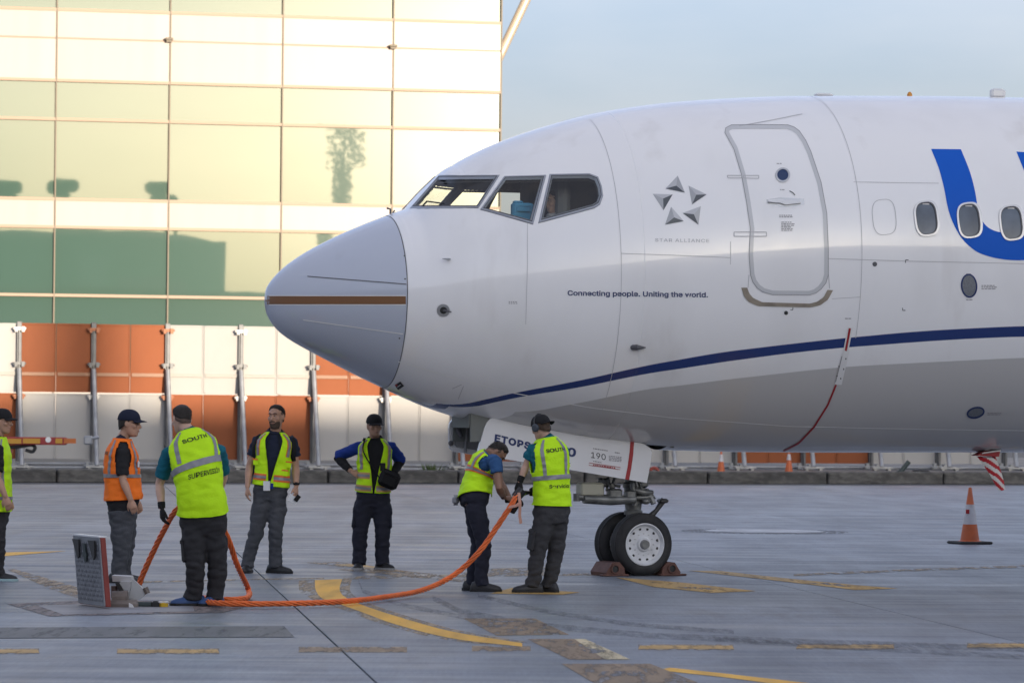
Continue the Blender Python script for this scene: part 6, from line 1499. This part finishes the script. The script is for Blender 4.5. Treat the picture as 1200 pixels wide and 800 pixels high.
# tow bar with hook in red and yellow sections
tb_ = lambda px, py: at(px, py, 92.0)
bar = empty('loading_boom', V(tb_(0, 518).x - 2.5, 92, 0.0), 'red and yellow striped loading boom with black hook at the far left', 'loading boom')
m_by = mat('yellow_boom', (.5, .26, .03), .5); m_br = mat('red_boom', (.28, .03, .03), .5)
q = MB(); q.box((tb_(20, 516.5) + tb_(78, 516.5)) / 2 + V(-2.0, 0, 0), ((tb_(78, 516.5) - tb_(20, 516.5)).x + 4.0, .3, .19), bev=.02)
bo_ = q.build('boom', m_br, bar)
for x0, x1, m in ((-60, 26, m_by), (28, 48, m_by), (66, 74, m_by), (76, 90, mat('orange_boom', (.45, .13, .03), .5))):
    q = MB(); a, b_ = tb_(x0, 516.4), tb_(x1, 516.4); q.box((a + b_) / 2 + V(0, -.16, 0), ((b_ - a).x, .03, .12)); q.build('colour_band', m, bo_)
q = MB(); q.lathe([(0, .07), (.02, .07)], tb_(57.5, 515) + V(0, -.155, 0), V(0, -1, 0), 14); q.build('round_sign', m_plw, bo_)
q = MB(); q.box(tb_(103.5, 515.5), (.2, .3, .22), bev=.03); q.tube([tb_(105, 514), tb_(116, 512)], .04, 8); q.build('end_fitting', m_post, bar)
q = MB(); q.tube(spline([tb_(8, 524), tb_(24, 523), tb_(36, 521), tb_(41, 524), tb_(38, 529), tb_(30, 527)], 20), .045, 8); q.build('hook', m_blk, bar)
q = MB(); q.box((tb_(0, 528) + V(-.1, .1, 0)), (.75, .3, .16), bev=.03); q.build('red_bracket', m_br, bar)
q = MB(); x_ = tb_(0, 518).x - 2.5; q.box((x_, 92, .55), (.5, .6, 1.1), bev=.04); q.box((x_, 92, .12), (1.6, 1.2, .24), bev=.05); q.build('pedestal', m_dk, bar)

# ---- power pit: open lid, hinge mechanism, plug
pit = empty('hatch_lid', gp(112, 711), 'open square pit lid of grey tread plate with red rim standing upright on the apron', 'pit lid')
B0, B1 = gp(96.3, 708.6), gp(127.5, 713); hh = (gp(96.3, 708.6) - CAM).length / F * 80
ld = (B1 - B0); lw = ld.length; ld.normalize(); ln_ = V(ld.y, -ld.x, 0); 
if ln_.x > 0: ln_ = -ln_                        # tread face looks left
lu = (AZ + ln_ * .09 - ld * .02).normalized()
lc = (B0 + B1) / 2; lax = (ld, ln_, lu)
m_tread = mat('tread_plate', (.24, .25, .27), .45, .5, var=.15, vscale=6)
q = MB(); q.box(lc + lu * (hh / 2 + .015), (lw, .05, hh), lax, bev=.006); q.build('lid_core', mat('red_rim', (.24, .04, .03), .5, var=.2, vscale=5), pit)
q = MB(); q.box(lc + lu * (hh / 2 + .015) + ln_ * .03, (lw - .012, .012, hh - .012), lax); q.build('tread_plate', m_tread, pit)
q = MB()
for i in range(13):
    for j in range(13):
        c = lc + ld * ((i + .5) / 13 - .5) * (lw - .05) + lu * (.05 + (j + .5) / 13 * (hh - .08)) + ln_ * .039; s_ = 1 if (i + j) % 2 else -1
        d1 = (ld * s_ * .35 + lu).normalized() * .022; d2 = d1.cross(ln_).normalized() * .008
        q.add([c + d1, c + d2, c - d1, c - d2, c + ln_ * .006], [(0, 1, 4), (1, 2, 4), (2, 3, 4), (3, 0, 4)])
props(q.build('tread_studs', m_tread, pit), kind='stuff')
for fx_ in (-.32, .27):
    q = MB(); c = lc + ld * fx_ * lw + lu * (hh - .02) + ln_ * .048; q.prism([c - ld * .085, c + ld * .085, c + ld * .06 - lu * .15, c + ld * .02 - lu * .17], ln_ * .012); q.build('hand_grip', m_blk, pit)
q = MB(); c = lc - ld * .03 * lw + lu * (hh - .13) + ln_ * .05; q.box(c, (.06, .012, .16), lax); q.box(c - lu * .02, (.1, .014, .04), lax); q.build('latch', m_dk, pit)
q = MB(); q.box(lc + lu * (hh + .016), (lw, .075, .012), lax); q.build('top_edge', m_plw, pit)
m_pw = mat('pale_grey_casting', (.52, .53, .54), .4, .3, var=.1, vscale=6)
pp = lambda px, py, Y=33.2: at(px, py, Y)
hm = empty('hinge_mechanism', gp(152, 711), 'pale grey hinge arm casting standing in the pit beside its lid', 'pit mechanism')
q = MB(); pts = [pp(*p) for p in ((155, 678), (160, 682), (166, 688), (171.5, 694), (168, 699), (160, 704), (147, 702), (146, 697), (153, 692))]; q.prism(pts, V(0, .06, 0)); q.prism([pp(*p) for p in ((131, 674), (153, 675), (155, 681), (132, 681))], V(0, .22, 0)); hcst = q.build('hinge_plate', m_pw, hm, smooth=30)
q = MB(); q.prism([pp(*p, 33.1) for p in ((141, 681), (154, 681), (151, 693), (146, 697), (137, 694))], V(0, .15, 0)); q.build('arm', m_pw, hm)
q = MB(); q.prism([pp(*p, 33.05) for p in ((135, 683), (139, 682), (147, 695), (141, 696))], V(0, .1, 0)); q.build('spring', m_blk, hm)
q = MB(); q.tube([pp(134, 686, 33.15), pp(134, 700, 33.15)], .03, 10); q.tube([pp(170, 688, 33.2), pp(173, 695, 33.2)], .025, 8); q.tube([pp(132, 704, 33), pp(150, 703, 33)], .09, 10); q.box(pp(143, 709, 33.0), (.3, .3, .1), bev=.03); q.build('hinge_base', mat('rusty_grey_base', (.2, .17, .15), .6, .3, var=.3, vscale=8), hm, smooth=30)
q = MB(); q.prism([pp(*p, 32.8) for p in ((151, 706), (155, 708), (159, 715), (151, 715))], V(0, .02, 0)); q.build('paper_tag', m_plw, hm)
plug = empty('cable_plug', gp(180, 713), 'black and yellow cable plug lying on the ground by the pit lid', 'plug')
q = MB(); q.tube([pp(157, 709, 33), pp(178, 709.5, 33)], [.035, .035], 12); q.build('boot', m_dk, plug, smooth=30)
q = MB(); q.box((pp(182.5, 708.5, 33)), (.075, .1, .075), bev=.012); q.build('body', m_blk, plug)
q = MB(); q.box((pp(192, 708.8, 33)), (.075, .1, .072), bev=.02); q.build('yellow_collar', mat('yellow_plastic', (.6, .38, .02), .4), plug)
q = MB(); q.box((pp(188, 704.8, 33)), (.14, .08, .012)); q.build('clip', m_plw, plug)
bpy.context.view_layer.update()
